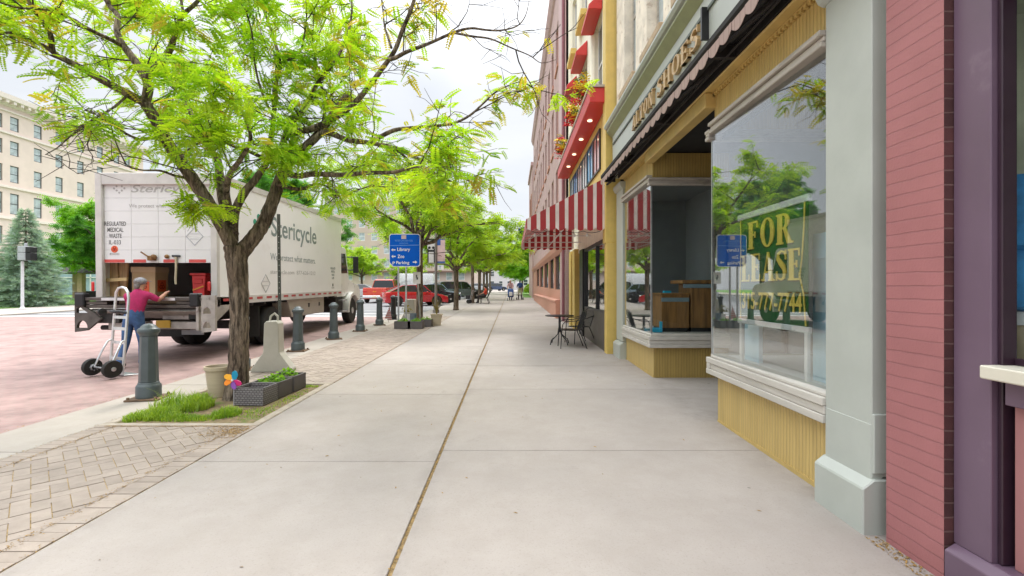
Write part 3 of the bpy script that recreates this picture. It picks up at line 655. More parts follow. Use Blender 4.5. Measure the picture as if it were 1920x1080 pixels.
# big red canopy box
mb = MB(); mb.prism([(YX + .05, 6.1), (1.74, 6.1), (1.74, 5.76), (YX + .05, 5.76)], 'y', 10.75, 18.3); cn = mb.build('canopy', M['redpaint'], cafe, bevel=.015)
mb = MB(); mb.box(1.715, YX + .05, 10.72, 18.33, 6.1, 6.15); mb.build('canopy_flashing', M['trimcream'], cn)
bulb = NT('lit_downlight'); e = bulb.n('ShaderNodeEmission', i_Strength=1.6); e.inputs[0].default_value = (1, .8, .5, 1); bulb.l(e.outputs[0], bulb.out.inputs[0])
for y in (11.9, 13.4, 14.9, 16.4):
    mb = MB(); mb.lathe([(.06, 0), (.06, .02), (.04, .03)], (1.93, y, 5.735), 12); mb.build('downlight', bulb.m, cn)
mb = MB(); mb.holed((YX + .05, 18.3, 4.15), UY, 7.35, 1.6, [(.6, .35, 6.6, 1.35)], .12, NX); mb.build('shop_band', M['yellow'], cafe)
for k, (c_, m_) in enumerate((((.45, .55, .6), 'a'), ((.05, .2, .5), 'b'), ((.6, .4, .38), 'c'), ((.6, .6, .58), 'd'), ((.1, .35, .6), 'e'), ((.55, .25, .22), 'f'))):
    window(cafe, (YX + .01, 17.7 - k, 4.5), UY, .98, 1.0, M['black'], mat('coloured_pane', c_, .12, var=.3, scale=2), .05, .05, False, cols=2)
# ground floor
mb = MB(); mb.box(YX + .1, YX + .3, 10.86, 18.5, 2.75, 3.5); mb.build('lintel', M['cream'], cafe)
sf = MB(); sf.box(YX, YX + .08, 10.9, 14.1, .1, 1.02); kp = sf.build('kick_panel', mat('dark_taupe_panel', (.1, .085, .07), .5, var=.1, world=True), cafe)
sf = MB()
for y in (10.9, 12.05, 14.0): sf.box(YX - .01, YX + .09, y, y + .07, 1.022, 2.75)
sf.box(YX - .008, YX + .088, 10.97, 14.0, 2.65, 2.74); sf.box(YX - .012, YX + .09, 10.97, 14.0, 1.022, 1.07); sf.build('window_frame', M['black'], cafe)
sf = MB(); sf.box(YX + .035, YX + .043, 10.97, 14.0, 1.07, 2.65); sf.build('window_glass', M['shopglass'], cafe)
sf = MB(); sf.box(YX - .05, YX + .25, 14.1, 14.75, .1, 2.75); sf.build('black_post', M['black'], cafe)
sf = MB(); sf.box(YX + .5, YX + .56, 14.75, 16.0, .12, 2.7); dd = sf.build('door', M['black'], cafe); sf = MB(); sf.box(YX + .49, YX + .5, 14.95, 15.8, .4, 2.5); sf.build('door_glass', M['shopglass'], dd)
for y in (16.0, 17.0): sf = MB(); sf.box(YX - .04, YX + .2, y, y + .55, .1, 2.9); sf.build('door_post', M['yellow'], cafe, bevel=.01)
sf = MB(); sf.box(YX + .1, YX + .2, 17.55, 18.6, .1, 2.9); sf.box(3.6, 3.7, 10.9, 18.6, 0, 3.4); sf.box(2.33, 3.6, 10.64, 10.86, 0, 2.59); sf.box(2.35, 3.6, 10.9, 18.5, 2.9, 3.0); sf.build('wall', M['interior'], cafe)
# striped awning
M['strx'] = stripes('red_white_stripe_side', 0, .21, .62, (.52, .08, .085), (.92, .84, .8), .35)
M['stry'] = stripes('red_white_stripe_front', 1, .21, .62, (.5, .055, .07), (.86, .74, .7), .35)
AX0, AX1, AZT, AZF, AZB = .32, 2.08, 4.06, 3.14, 2.94
def endpanel(y):
    pts = [(AX1, AZT), (AX0, AZF)]; n = int((AX1 - AX0) / .21); x = AX0
    pts.append((AX0, AZB))
    for i in range(8):
        w = (AX1 - AX0) / 8
        pts += [(AX0 + w * i + w * t / 4, AZB - .06 * math.sin(math.pi * t / 4)) for t in range(1, 5)]
    mb.prism(pts, 'y', y, y + .006)
mb = MB(); endpanel(10.72); aw2 = mb.build('striped_awning', M['strx'], cafe)
mb = MB(); endpanel(16.2); mb.build('end_panel', M['strx'], aw2)
mb = MB(); mb.prism([(AX0 - .003, AZF), (AX1, AZT), (AX1, AZT - .006), (AX0 + .003, AZF - .006)], 'y', 10.727, 16.199); wv = .21
for i in range(26):
    a = 10.73 + i * wv; mb.prism([(a, AZF - .007)] + [(a + wv * t / 6, AZB - .06 * math.sin(math.pi * t / 6)) for t in range(7)] + [(a + wv, AZF - .007)], 'x', AX0 - .003, AX0 + .002)
mb.build('awning_slope', M['stry'], aw2)
mb = MB()
for y in (10.76, 12.6, 14.4, 16.16):
    mb.tube([(AX1, y, AZT - .04), (AX0 + .02, y, AZF - .03), (AX0 + .02, y, AZB + .03), (AX1, y, AZB + .03)], .014, 6)
for x, z in ((AX0 + .02, AZB + .03), (AX0 + .02, AZF - .03), (1.2, AZB + .03)): mb.tube([(x, 10.76, z), (x, 16.16, z)], .014, 6)
mb.build('awning_frame', M['white'], aw2)
sl = thing('string_light', 'string of small clear bulbs hanging under the striped awning', 'string lights', (1.2, 11, 2.8))
mb = MB(); pts = [(AX0 + .1 + 1.6 * i / 16, 10.95 + .02 * (i % 2), 2.9 - .04 * math.sin(math.pi * (i % 4) / 4)) for i in range(17)]; mb.tube(pts, .006, 5); mb.build('wire', M['black'], sl)
for i in range(1, 16, 3): mb = MB(); mb.ball((pts[i][0], pts[i][1], pts[i][2] - .06), (.03, .03, .045), 8, 6); mb.build('bulb', M['white'], sl, smooth=True)
# flower pots on the canopy
fl_r = mat('red_petal', (.75, .02, .04), .6, var=.3); fl_y = mat('yellow_petal', (.9, .7, .05), .6, var=.2); fl_g = mat('flower_leaf', (.08, .2, .03), .6, var=.3)
rn = random.Random(5)
for k, (y, lab) in enumerate(((11.9, 'red and yellow flowers nearest the cream pilaster on the red canopy'), (13.6, 'red and yellow flowers in the middle of the red canopy'), (16.8, 'red and yellow flowers at the far end of the red canopy'))):
    t = thing('flower_box', lab, 'flowers', (1.85, y, 6.15), group='flower boxes on the red canopy')
    mb = MB(); mb.box(1.76, 1.95, y - .45, y + .45, 6.151, 6.3); mb.build('box', M['yellow'], t)
    for nm, m_, cnt, rr in (('leaves', fl_g, 45, .06), ('red_flower', fl_r, 62, .08), ('yellow_flower', fl_y, 38, .08)):
        mb = MB()
        for i in range(cnt):
            off = {'leaves': 0, 'red_flower': .15, 'yellow_flower': -.2}[nm]
            c = Vector((1.74 + rn.gauss(0, .09), y + off + rn.gauss(0, .24), 6.34 + abs(rn.gauss(.12, .17)))); r_ = rr * rn.uniform(.6, 1.3)
            a, b = rn.uniform(0, 6.3), rn.uniform(-.8, .8)
            for q in range(4):
                an = a + q * math.pi / 2; mb.add([c, c + Vector((math.cos(an - .4), math.sin(an - .4), b)) * r_, c + Vector((math.cos(an), math.sin(an), b * .5)) * r_ * 1.3, c + Vector((math.cos(an + .4), math.sin(an + .4), b)) * r_], [(0, 1, 2, 3)])
        mb.build(nm, m_, t)

# ---- pink brick building -------------------------------------------
M['pinkbrick'] = bricks('pale_rose_brick', (.54, .36, .325), (.5, .33, .3), (.5, .39, .36), .22, .075, 'yz', .008, .4, .1, .8)
M['mauve'] = mat('mauve_brick_wall', (.54, .38, .37), .8, var=.07, scale=1.5, world=True)
M['salmon'] = mat('salmon_paint', (.55, .27, .19), .6, var=.08, world=True)
pb = thing('brick_block', 'long rose brick building with tall narrow windows and salmon shopfront', 'building', (5, 32, gz(32)))
PX = 2.1; y0b, y1b = 18.6, 47.0
cols = [22.4 + 2.45 * i for i in range(10)]; rows = ((4.9, 2.2), (8.4, 2.2), (11.8, 2.0))
mb = MB(); mb.holed((PX, y1b, 3.6), UY, y1b - y0b, 12.5, [(y1b - c - .62, z - 3.6, y1b - c + .62, z - 3.6 + h) for c in cols for z, h in rows], .25, NX)
mb.box(2.36, 14, y0b, y1b, 3.6, 16.0); mb.build('upper_wall', M['pinkbrick'], pb)
mb = MB(); mb.box(PX - .04, PX - .002, 18.62, 21.2, 3.62, 16.0); mb.build('plain_pier', M['mauve'], pb)
mb = MB(); mb.tube([(PX - .1, 18.75, .3), (PX - .1, 18.75, 16)], .06, 8); mb.build('downpipe', mat('plum_pipe', (.25, .09, .11), .5), pb, smooth=True)
mb = MB(); mb.prism([(PX - .005, 15.5), (PX - .1, 15.6), (PX - .22, 15.95), (PX - .22, 16.15), (PX + .3, 16.15), (PX + .3, 15.5)], 'y', y0b + .02, y1b); mb.build('cornice', M['pinkbrick'], pb)
for c in cols:
    for z, h in rows:
        window(pb, (PX + .1, c + .62, z), UY, 1.24, h, M['salmon'], M['pane'])
        mb = MB(); mb.box(PX - .07, PX - .002, c - .7, c + .7, z - .16, z - .01); mb.build('window_sill', M['salmon'], pb)
fr = [(21.0, 23.6), (24.2, 27.0), (27.8, 31.4), (32.2, 36.4), (37.4, 41.0)]
mb = MB(); mb.holed((PX - .002, y1b, -.1), UY, y1b - 20.8, 3.69, [(y1b - b, 1.35 + gz(a), y1b - a, 2.95 + gz(a)) for a, b in fr], .2, NX)
mb.box(2.35, 2.5, y0b, y1b, -.1, 3.6); mb.build('shopfront', M['salmon'], pb)
mb = MB(); mb.box(PX - .02, PX + .1, 18.62, 20.78, -.1, 3.58); mb.build('brick_pier', M['pinkbrick'], pb)
mb = MB(); mb.prism([(1.9, -.1), (1.9, .95), (1.86, .98), (1.86, 1.06), (PX - .004, 1.1), (PX - .004, -.1)], 'y', 20.9, 42); mb.build('bulkhead', M['salmon'], pb, bevel=.01)
mb = MB(); mb.prism([(PX - .004, 3.1), (1.95, 3.25), (1.9, 3.45), (PX - .004, 3.6)], 'y', 18.7, y1b); mb.build('shop_cornice', M['salmon'], pb)
for a, b in fr: window(pb, (PX + .08, b, 1.25 + gz(a)), UY, b - a, 1.6, M['darkmetal'], M['pane'], .07, .06, False, cols=3)
lb = thing('far_brick_block', 'lower rose brick building beyond the long brick one', 'building', (5, 51, gz(50)))
mb = MB(); mb.box(2.0, 12, 47.02, 56, 0, 13.6); mb.build('wall', M['pinkbrick'], lb)
mb = MB(); mb.box(1.85, 12.1, 46.99, 56.1, 13.6, 13.95); mb.build('cornice', M['mauve'], lb)
mb = MB(); mb.bar((2.0, 47.4, 7.6), (.75, 47.4, 7.6), .05); mb.box(.6, .95, 47.37, 47.43, 6.5, 7.5); mb.box(.85, 1.35, 47.37, 47.43, 6.9, 7.55); mb.build('bracket_sign', mat('dark_green_sign', (.02, .08, .06), .5), lb)
for yy in (49, 52): 
    for z in (5, 9): window(lb, (1.93, yy + .6, z), UY, 1.2, 2.1, M['salmon'], M['pane'])
# ================================================================== BUILDINGS ACROSS THE SQUARE
M['beige'] = mat('buff_brick', (.76, .62, .555), .85, var=.05, scale=.8, world=True)
M['beigetrim'] = mat('buff_stone_trim', (.8, .7, .645), .8, var=.05, world=True)
M['darkframe'] = mat('dark_sash', (.06, .06, .06), .5)
ht = thing('hotel_building', 'large buff brick hotel with bracketed cornice beyond the spruce', 'building', (-70, 66, gz(66)))
HX = -63.0; ys = [49.5, 52.6, 55.8, 58.8, 60.8, 63.8, 66.8, 70.1, 73.4, 76.5, 78.6]; y0, y1 = 40, 82
zr = [(22.3, 1.75), (19.2, 1.8), (15.95, 2.1), (12.2, 2.6), (8.2, 2.2), (4.8, 2.2)]
ops = [(y - y0 - .55, z - h / 2, y - y0 + .55, z + h / 2) for y in ys for z, h in zr]
mb = MB(); mb.holed((HX, y0, 0), (0, 1, 0), y1 - y0, 25.2, ops, .3, (1, 0, 0)); mb.box(HX - 14, HX - .35, y0, y1, 0, 25.2); mb.quad((HX, y1, 0), (HX - .35, y1, 0), (HX - .35, y1, 25.2), (HX, y1, 25.2)); mb.build('wall', M['beige'], ht)
mb = MB(); mb.prism([(HX + .02, 24.3), (HX + .2, 24.4), (HX + .3, 24.75), (HX + .95, 24.9), (HX + 1.0, 25.5), (HX + .6, 25.6), (HX - 14, 25.7), (HX - 14, 25.21), (HX + .02, 25.21)], 'y', y0 - .6, y1 + .7); mb.build('cornice', M['beigetrim'], ht)
mb = MB(); y = y0
pts = [(y0, 24.89), (y0, 24.85)]
while y < y1 - .5: pts += [(y + .1, 24.85), (y + .1, 24.5), (y + .45, 24.5), (y + .45, 24.85)]; y += .9
pts += [(y1, 24.85), (y1, 24.89)]; mb.prism(pts, 'x', HX + .305, HX + .85)
mb.build('cornice_bracket', M['beigetrim'], ht)
for z, t in ((20.85, .25), (23.6, .2), (14.1, .3), (10.2, .35)): mb = MB(); mb.box(HX + .01, HX + .16, y0 - .1, y1 + .1, z, z + t); mb.build('belt_course', M['beigetrim'], ht)
for y in ys:
    for z, h in zr[:5]:
        window(ht, (HX - .12, y - .55, z - h / 2), (0, 1, 0), 1.1, h, M['darkframe'], M['pane_light'], .09)
cb = thing('beige_block', 'beige office block closing the end of the square behind the street trees', 'building', (-24, 104, 1.06))
fy = 100.0; xs = [-36.5 + 2.6 * i for i in range(11)]; zs = [3.2 + 2.75 * j for j in range(6)]
mb = MB(); mb.holed((-38, fy, 1), (1, 0, 0), 30, 18.7, [(x + 38 - .65, z - 1, x + 38 + .65, z + .7) for x in xs for z in zs], .25, (0, -1, 0)); mb.box(-38, -8, fy + .3, fy + 14, 1, 19.7); mb.build('wall', mat('pale_rose_stone', (.56, .45, .38), .85, var=.05, scale=.6), cb)
mb = MB(); mb.box(-38.4, -7.6, fy - .4, fy + 14, 19.71, 20.3); mb.build('cornice', M['beigetrim'], cb)
mb = MB(); mb.box(-37.9, -8.1, fy - .9, fy - .01, 4.85, 5.15); mb.build('shop_canopy', mat('brown_canopy', (.2, .12, .09), .7), cb)
for x in xs:
    for z in zs: window(cb, (x - .65, fy + .1, z), (1, 0, 0), 1.3, 1.7, M['white'], M['pane_light'], .1)
# far end of the street: pale low shops
for k, (x0, x1, y, h, c, lab) in enumerate(((-7.5, 1.5, 150, 7.5, (.62, .6, .58), 'pale low building far off at the end of the sidewalk'), (-19, -8.2, 128, 11, (.5, .44, .4), 'grey beige building far down the street behind parked cars'), (2, 16, 120, 9, (.6, .58, .55), 'white gabled house far behind the trees past the brick block'))):
    t = thing('far_building', lab, 'building', ((x0 + x1) / 2, y, 1.0)); m_ = mat('far_wall', c, .85)
    mb = MB(); mb.box(x0, x1, y, y + 12, .9, h); mb.build('wall', m_, t); mb = MB(); mb.prism([(x0 - .3, h), (x1 + .3, h), ((x0 + x1) / 2, h + (2.5 if k == 2 else .5))], 'y', y - .3, y + 12.3); mb.build('roof', M['beigetrim'], t)
    n = int((x1 - x0) / 2.6)
    for i in range(n):
        for j in range(int((h - 1.5) / 3)): window(t, (x0 + .8 + i * 2.6, y - .08, 2.2 + j * 3), (1, 0, 0), 1.2, 1.6, M['white'], M['pane'], .1)
# glazed pavilion and canopy in front of the hotel
gp = thing('glass_pavilion', 'low pale blue glazed shopfront at the foot of the hotel', 'building', (-52, 58, .8))
mb = MB(); mb.box(-60, -46, 57, 62, .8, 5.4); mb.build('glazing', mat('pale_blue_glazing', (.3, .42, .48), .12, var=.2, scale=.7), gp)
mb = MB()
for i in range(8): mb.box(-60 + 2 * i - .06, -60 + 2 * i + .06, 56.9, 57, .8, 5.4)
mb.box(-60.2, -45.8, 56.85, 62, 5.4, 5.7); mb.box(-60, -46, 56.9, 57, 2.8, 2.9); mb.build('frame', M['white'], gp)
gz_ = thing('park_shelter', 'small park shelter with dark hipped roof behind the spruce', 'shelter', (-41.5, 46, .63))
mb = MB(); 
for x in (-43, -40): 
    for y in (44.6, 47.4): mb.box(x - .22, x + .22, y - .22, y + .22, .6, 3.0)
mb.build('post', mat('tan_post', (.55, .4, .24), .7), gz_)
mb = MB(); mb.add([(-44.4, 43.4, 3.0), (-38.6, 43.4, 3.0), (-38.6, 48.6, 3.0), (-44.4, 48.6, 3.0), (-41.5, 46, 4.3)], [(0, 1, 4), (1, 2, 4), (2, 3, 4), (3, 0, 4), (3, 2, 1, 0)]); mb.build('roof', mat('dark_shingle', (.07, .065, .06), .8, var=.2), gz_)
mb = MB(); mb.box(-43, -40, 47.2, 47.4, .6, 1.3); mb.build('bench', M['darkmetal'], gz_)

# ================================================================== BOX TRUCK
M['boxwhite'] = mat('truck_white', (.82, .81, .8), .4, var=.04, scale=.9, col2=(.72, .7, .67), c2=(.56, .8), c2s=1.1)
M['doorwhite'] = mat('rollup_door_white', (.74, .735, .735), .45, var=.03, scale=2)
M['framegrey'] = mat('truck_frame_grey', (.58, .555, .53), .45, .1, var=.1, scale=3)
M['cabwhite'] = mat('cab_paint', (.78, .77, .75), .3, var=.04, coat=.4)
M['greytext'] = mat('grey_lettering', (.2, .245, .24), .5)
M['palegrey'] = mat('faded_grey_lettering', (.44, .43, .42), .5)
M['darktext'] = mat('dark_lettering', (.1, .1, .1), .5)
M['greendot'] = mat('green_logo_dot', (.02, .26, .16), .5)
M['orange'] = mat('orange_red_symbol', (.75, .12, .04), .5)
M['toolbox'] = mat('beige_toolbox', (.42, .37, .32), .5, .1, var=.12, scale=2)
M['plategrey'] = mat('worn_grey_plate', (.42, .39, .36), .5, .4, var=.2, scale=5, col2=(.2, .17, .15), c2=(.58, .7), c2s=4)
M['platedark'] = mat('dark_worn_plate', (.11, .1, .09), .55, .4, var=.3, scale=5)
TR = Vector((-7.54, 10.2, gz(10.2) - .045))
tk = thing('box_truck', 'white medical waste box truck with half open rear door and liftgate', 'truck', TR, rx=SL, local=True)
def rp(px, py, d=0): # photo pixel on the truck's rear plane -> local x, z
    Y = TR.y + d; return ((px - 960) / F * Y - TR.x, H - (py - 540) / F * Y - TR.z)
BL, BW, ZF, ZT = 7.42, 1.28, 1.2, 3.95
mb = MB(); mb.box(BW - .03, BW, .1, BL, ZF, ZT - .04); mb.box(-BW, -BW + .03, .1, BL, ZF, ZT - .04); mb.box(-BW + .031, BW - .031, BL - .04, BL, ZF, ZT - .04); mb.build('cargo_box', M['boxwhite'], tk)
mb = MB(); mb.box(-BW - .01, BW + .01, .1, BL + .01, ZT - .038, ZT); mb.box(BW - .05, BW + .015, .1, BL, ZT - .13, ZT - .039); mb.box(-BW - .015, -BW + .05, .1, BL, ZT - .13, ZT - .039); mb.build('roof', M['framegrey'], tk)
mb = MB(); mb.box(-BW, BW, .02, BL, ZF - .02, ZF + .1); mb.build('floor', mat('worn_floor_wood', (.2, .13, .08), .8, var=.3, stretch=(8, .5, 1)), tk)
mb = MB(); mb.box(-BW - .012, -BW + .13, 0, .1, ZF - .1, ZT); mb.box(BW - .13, BW + .012, 0, .1, ZF - .1, ZT); mb.box(-BW + .131, BW - .131, 0, .1, ZT - .25, ZT - .002); fr_ = mb.build('rear_frame', M['framegrey'], tk, bevel=.01)
mb = MB(); zb = rp(0, 493)[1]; zt = ZT - .25; nP = 6; hP = (zt - zb) / nP
for i in range(nP):
    for j in range(4): mb.box(-BW + .133 + j * .5735, -BW + .133 + (j + 1) * .5735 - .004, .07, .095, zb + i * hP + .003, zb + (i + 1) * hP)
rd = mb.build('rear_door', M['doorwhite'], tk, bevel=.003)
mb = MB()
for x0, x1 in ((192, 231), (247, 271), (304, 325), (352, 384)): a, z0 = rp(x0, 493); b, z1 = rp(x1, 488); mb.box(a, b, .066, .0685, z0 + .01, z1 + .02)
mb.build('red_reflector', mat('red_reflective_tape', (.6, .08, .07), .4), rd)
Uy, Ux = Vector((0, 1, 0)), Vector((1, 0, 0))
def rtext(body, x0, x1, ytop, ybase, m_, **k):
    a, z0 = rp(x0, ybase); b, z1 = rp(x1, ytop); return text(body, b - a, z1 - z0, m_, rd, (a, .068, z0), Ux, UZ, **k)
rtext('Stericycle', 244, 372, 346, 365, M['palegrey'], shear=.25, off=.01)
rtext('We protect what matters.', 240, 345, 382, 391, M['palegrey'])
rtext('REGULATED\nMEDICAL\nWASTE', 194, 234, 415, 446, M['darktext'], off=.008)
rtext('IL-033', 202, 224, 450, 458, M['darktext'])
rtext('BIOHAZARD', 203, 221, 474, 478, M['palegrey'])
mb = MB(); cx, cz = rp(222, 353)
for i in range(3):
    for j in range(3):
        if i == j == 1: continue
        u, v = (i - 1) * .062, (j - 1) * .062; mb.lathe([(.021, .066), (.021, .069)], (cx + (u - v) * .9, 0, cz + (u + v) * .72), 10, 'y')
mb.build('logo', M['palegrey'], rd)
mb = MB(); cx, cz = rp(212, 467); mb.lathe([(.075, .066), (.075, .069)], (cx, 0, cz), 18, 'y'); sy = mb.build('hazard_symbol', M['orange'], rd)
mb = MB()
for k in range(3): a = R(90 + 120 * k); mb.plate([(cx + .033 * math.cos(a) + .03 * math.cos(t), cz + .033 * math.sin(a) + .03 * math.sin(t)) for t in [2 * math.pi * i / 12 for i in range(12)]], [[(cx + .038 * math.cos(a) + .018 * math.cos(t), cz + .038 * math.sin(a) + .018 * math.sin(t)) for t in [2 * math.pi * i / 10 for i in range(10)]]], 'y', .0638 - k * .0004, .0658)
mb.build('symbol_rings', mat('dark_red_mark', (.3, .02, .01), .5), sy)
def diamond(mb, c, r, w, ax, a, b):
    mb.plate([(c[0] + r * .95, c[1]), (c[0], c[1] + r), (c[0] - r * .95, c[1]), (c[0], c[1] - r)], [[(c[0] + (r - w) * .95, c[1]), (c[0], c[1] + r - w), (c[0] - (r - w) * .95, c[1]), (c[0], c[1] - r + w)]], ax, a, b)
mb = MB(); cx, cz = rp(363, 443); diamond(mb, (cx, cz), .2, .022, 'y', .064, .069); mb.box(cx - .1, cx + .1, .066, .069, cz + .05, cz + .058); mb.box(cx - .1, cx + .1, .066, .069, cz - .06, cz - .052); mb.build('placard_holder', M['steel'], rd)
rust = mat('rusty_latch', (.25, .13, .05), .7, .3, var=.4, scale=14)
mb = MB(); cx, cz = rp(284, 484); mb.box(cx - .07, cx + .07, .0, .068, cz - .05, cz + .05); mb.bar((cx - .05, .0, cz + .03), (cx - .19, -.02, cz + .13), .025); mb.ball((cx + .06, .01, cz + .02), .06); mb.build('latch', rust, rd)
mb = MB(); cx, cz = rp(312, 481); mb.ball((cx, .04, cz), .045); mb.build('knob', rust, rd, smooth=True)
mb = MB(); cx, cz = rp(329, 480); mb.box(cx - .08, cx + .08, .03, .067, cz - .02, cz + .02); st_ = mb.build('strap_bracket', M['black'], rd)
mb = MB(); mb.tube([(cx, .04, cz - .02), (cx + .01, .03, cz - .25), (cx - .005, .03, cz - .5), (cx, .035, cz - .6)], .024, 6); mb.build('pull_strap', mat('webbing_strap', (.5, .43, .3), .8), rd)
# side lettering (right side, facing the sidewalk)
def sp_(px, py): # pixel on right-hand side plane -> local y, z
    Y = (TR.x + BW) * F / (px - 960); return (Y - TR.y, H - (py - 540) / F * Y - TR.z - SL * (Y - TR.y))
def stext(body, p0, p1, hgt, m_, **k):
    y0, z0 = sp_(*p0); y1, z1 = sp_(*p1); return text(body, y1 - y0, hgt, m_, tk, (BW + .001, y0, (z0 + z1) / 2), Uy, UZ, **k)
stext('Stericycle', (510, 455), (594, 467.5), .68, M['greytext'], off=.012)
stext('We protect what matters.', (508, 489.5), (592, 499.5), .235, M['greytext'])
stext('stericycle.com  877-626-1212', (508, 516), (592, 518), .15, M['palegrey'])
stext('REGULATED\nMEDICAL\nWASTE\nIL-033', (620.5, 523), (629, 524), .42, M['greytext'])
mb = MB(); y_, z_ = sp_(624.5, 536); mb.box(BW, BW + .003, y_ - .05, y_ + .05, z_ - .02, z_ + .08); mb.box(BW, BW + .003, y_ - .12, y_ + .12, z_ - .08, z_ - .06); mb.build('side_symbol', M['darktext'], tk)
mb = MB(); y_, z_ = sp_(490, 419)
for i in range(3):
    for j in range(3):
        if i == j == 1: continue
        u, v = (i - 1) * .19, (j - 1) * .19; mb.lathe([(.075, BW), (.075, BW + .003)], (0, y_ + (u - v) * .9 + .08, z_ + (u + v) * .75), 14, 'x')
mb.build('side_logo', M['greendot'], tk)
mb = MB(); y_, z_ = sp_(499, 531.5); diamond(mb, (y_, z_), .24, .022, 'x', BW, BW + .006); mb.box(BW, BW + .005, y_ - .13, y_ + .13, z_ + .05, z_ + .06); mb.box(BW, BW + .005, y_ - .13, y_ + .13, z_ - .06, z_ - .05); mb.build('side_placard', M['steel'], tk)
mb = MB(); mb.cur = 0; mb.box(BW, BW + .012, .1, BL, ZF - .06, ZF + .12); mb.cur = 1; y = .2
while y < BL - .3: mb.box(BW + .012, BW + .015, y, y + .26, ZF + .02, ZF + .075); y += .46
mb.build('side_rail', [M['framegrey'], mat('dark_red_reflector', (.4, .05, .05), .4)], tk)
mb = MB()
for x in (-.45, .45): mb.box(x - .06, x + .06, -.3, 9.9, .78, 1.06)
for y in [.3 + .6 * i for i in range(12)]: mb.box(-1.2, 1.2, y, y + .08, 1.065, 1.175)
mb.tube([(-.2, .5, .72), (-.2, 7, .62)], .06, 8); mb.box(-1.0, -.5, 4.0, 5.6, .55, 1.0); mb.box(-.9, .9, 2.35, 2.65, .42, .62); mb.build('chassis', M['darkmetal'], tk)
def wheel(x, y, r=.5, w=.27, par=tk, side=1, name='wheel', rimm=None, rr=.62):
    t = MB(); t.lathe([(r * rr, -w / 2), (r * .93, -w / 2), (r, -w / 2 + .04), (r, w / 2 - .04), (r * .93, w / 2), (r * rr, w / 2)], (0, 0, 0), 26, 'x')
    k = bpy.data.objects.new(name, None); COL.objects.link(k); k.parent = par; k.location = (x, y, r); ORG[k.name] = None
    t.build('tyre', M['rubber'], k, smooth=True)
    q = MB(); q.lathe([(r * rr, -w / 2 + .02), (r * rr * .85, side * (w / 2 - .07)), (r * .28, side * (w / 2 - .12)), (r * .24, side * (w / 2 + .01)), (r * .1, side * (w / 2 + .02))], (0, 0, 0), 22, 'x')
    for i in range(8): a = 2 * math.pi * i / 8; q.lathe([(.02 * r / .5, side * (w / 2 - .13)), (.02 * r / .5, side * (w / 2 - .09))], (0, r * .4 * math.cos(a), r * .4 * math.sin(a)), 6, 'x')
    q.build('rim', rimm or M['steel'], k, smooth=True); return k
for sx in (-1, 1):
    wheel(sx * 1.08, 2.5, .5, .26, side=sx); wheel(sx * .78, 2.5, .5, .26, side=sx)
    wheel(sx * 1.02, 9.0, .5, .28, side=sx)
    mb = MB(); mb.box(sx * .93 - .33, sx * .93 + .33, 1.72, 1.74, .28, 1.05); mb.build('mud_flap', M['rubber'], tk)
    mb = MB(); mb.prism([(3.6, .62), (5.95, .62), (5.95, 1.17), (3.3, 1.17)], 'x', sx * 1.22, sx * .75); tb = mb.build('toolbox', M['toolbox'], tk, bevel=.015)
    mb = MB(); 
    for y in (4.7, 5.5): mb.box(sx * 1.222 - .01, sx * 1.222 + .01, y, y + .09, .86, .98)
    mb.build('latch', M['black'], tb)
# cab with hood
cw = 1.08
mb = MB(); prof = [(7.55, 1.08), (7.55, 2.75), (7.75, 2.95), (8.35, 2.95), (8.5, 2.85), (8.85, 1.7), (10.0, 1.5), (10.2, 1.3), (10.2, .62), (9.65, .62), (9.62, .9), (9.35, 1.2), (8.65, 1.2), (8.4, 1.08), (7.56, 1.08)]
mb.prism(prof, 'x', -cw, cw); cab = mb.build('cab', M['cabwhite'], tk, bevel=.04, seg=2)
for sx in (-1, 1):
    mb = MB(); mb.prism([(7.75, 1.95), (7.75, 2.7), (8.42, 2.72), (8.68, 1.98)], 'x', sx * (cw + .004), sx * (cw - .02)); mb.build('side_window', M['carglass'], cab)
    mb = MB(); mb.prism([(9.0 + .68 * math.cos(R(a)), .52 + .72 * math.sin(R(a))) for a in range(-5, 186, 10)] + [(9.0 + .58 * math.cos(R(a)), .52 + .6 * math.sin(R(a))) for a in range(185, -6, -10)], 'x', sx * .8, sx * 1.24); mb.build('fender', M['cabwhite'], cab, smooth=True)
    mb = MB(); mb.box(sx * (cw + .005), sx * (cw + .14), 7.7, 8.3, .5, .56); mb.box(sx * (cw + .005), sx * (cw + .14), 7.7, 8.25, .92, .97); mb.build('step', M['steel'], cab)
    mb = MB(); mb.tube([(sx * cw, 8.55, 2.1), (sx * 1.42, 8.6, 2.1)], .02, 6); mb.tube([(sx * cw, 8.55, 2.6), (sx * 1.42, 8.6, 2.6)], .02, 6); mb.box(sx * 1.33, sx * 1.52, 8.57, 8.66, 1.98, 2.62); mb.build('mirror', M['black'], cab, bevel=.02)
    mb = MB(); mb.box(sx * .7 - .17, sx * .7 + .17, 10.2, 10.22, .95, 1.12); mb.build('headlight', M['chrome'], cab)
mb = MB(); mb.box(-1.0, 1.0, 7.6, 8.36, .5, 1.078); mb.build('cab_underside', M['darkmetal'], cab)
mb = MB(); mb.prism([(8.52, 2.8), (8.85, 1.72), (8.88, 1.73), (8.55, 2.81)], 'x', -.95, .95); mb.build('windscreen', M['carglass'], cab)
mb = MB(); mb.box(-.4, .4, 10.2, 10.225, .72, 1.25); mb.build('grille', M['black'], cab); mb = MB(); mb.box(-1.15, 1.15, 10.15, 10.35, .42, .615); mb.build('bumper', M['chrome'], cab, bevel=.03)
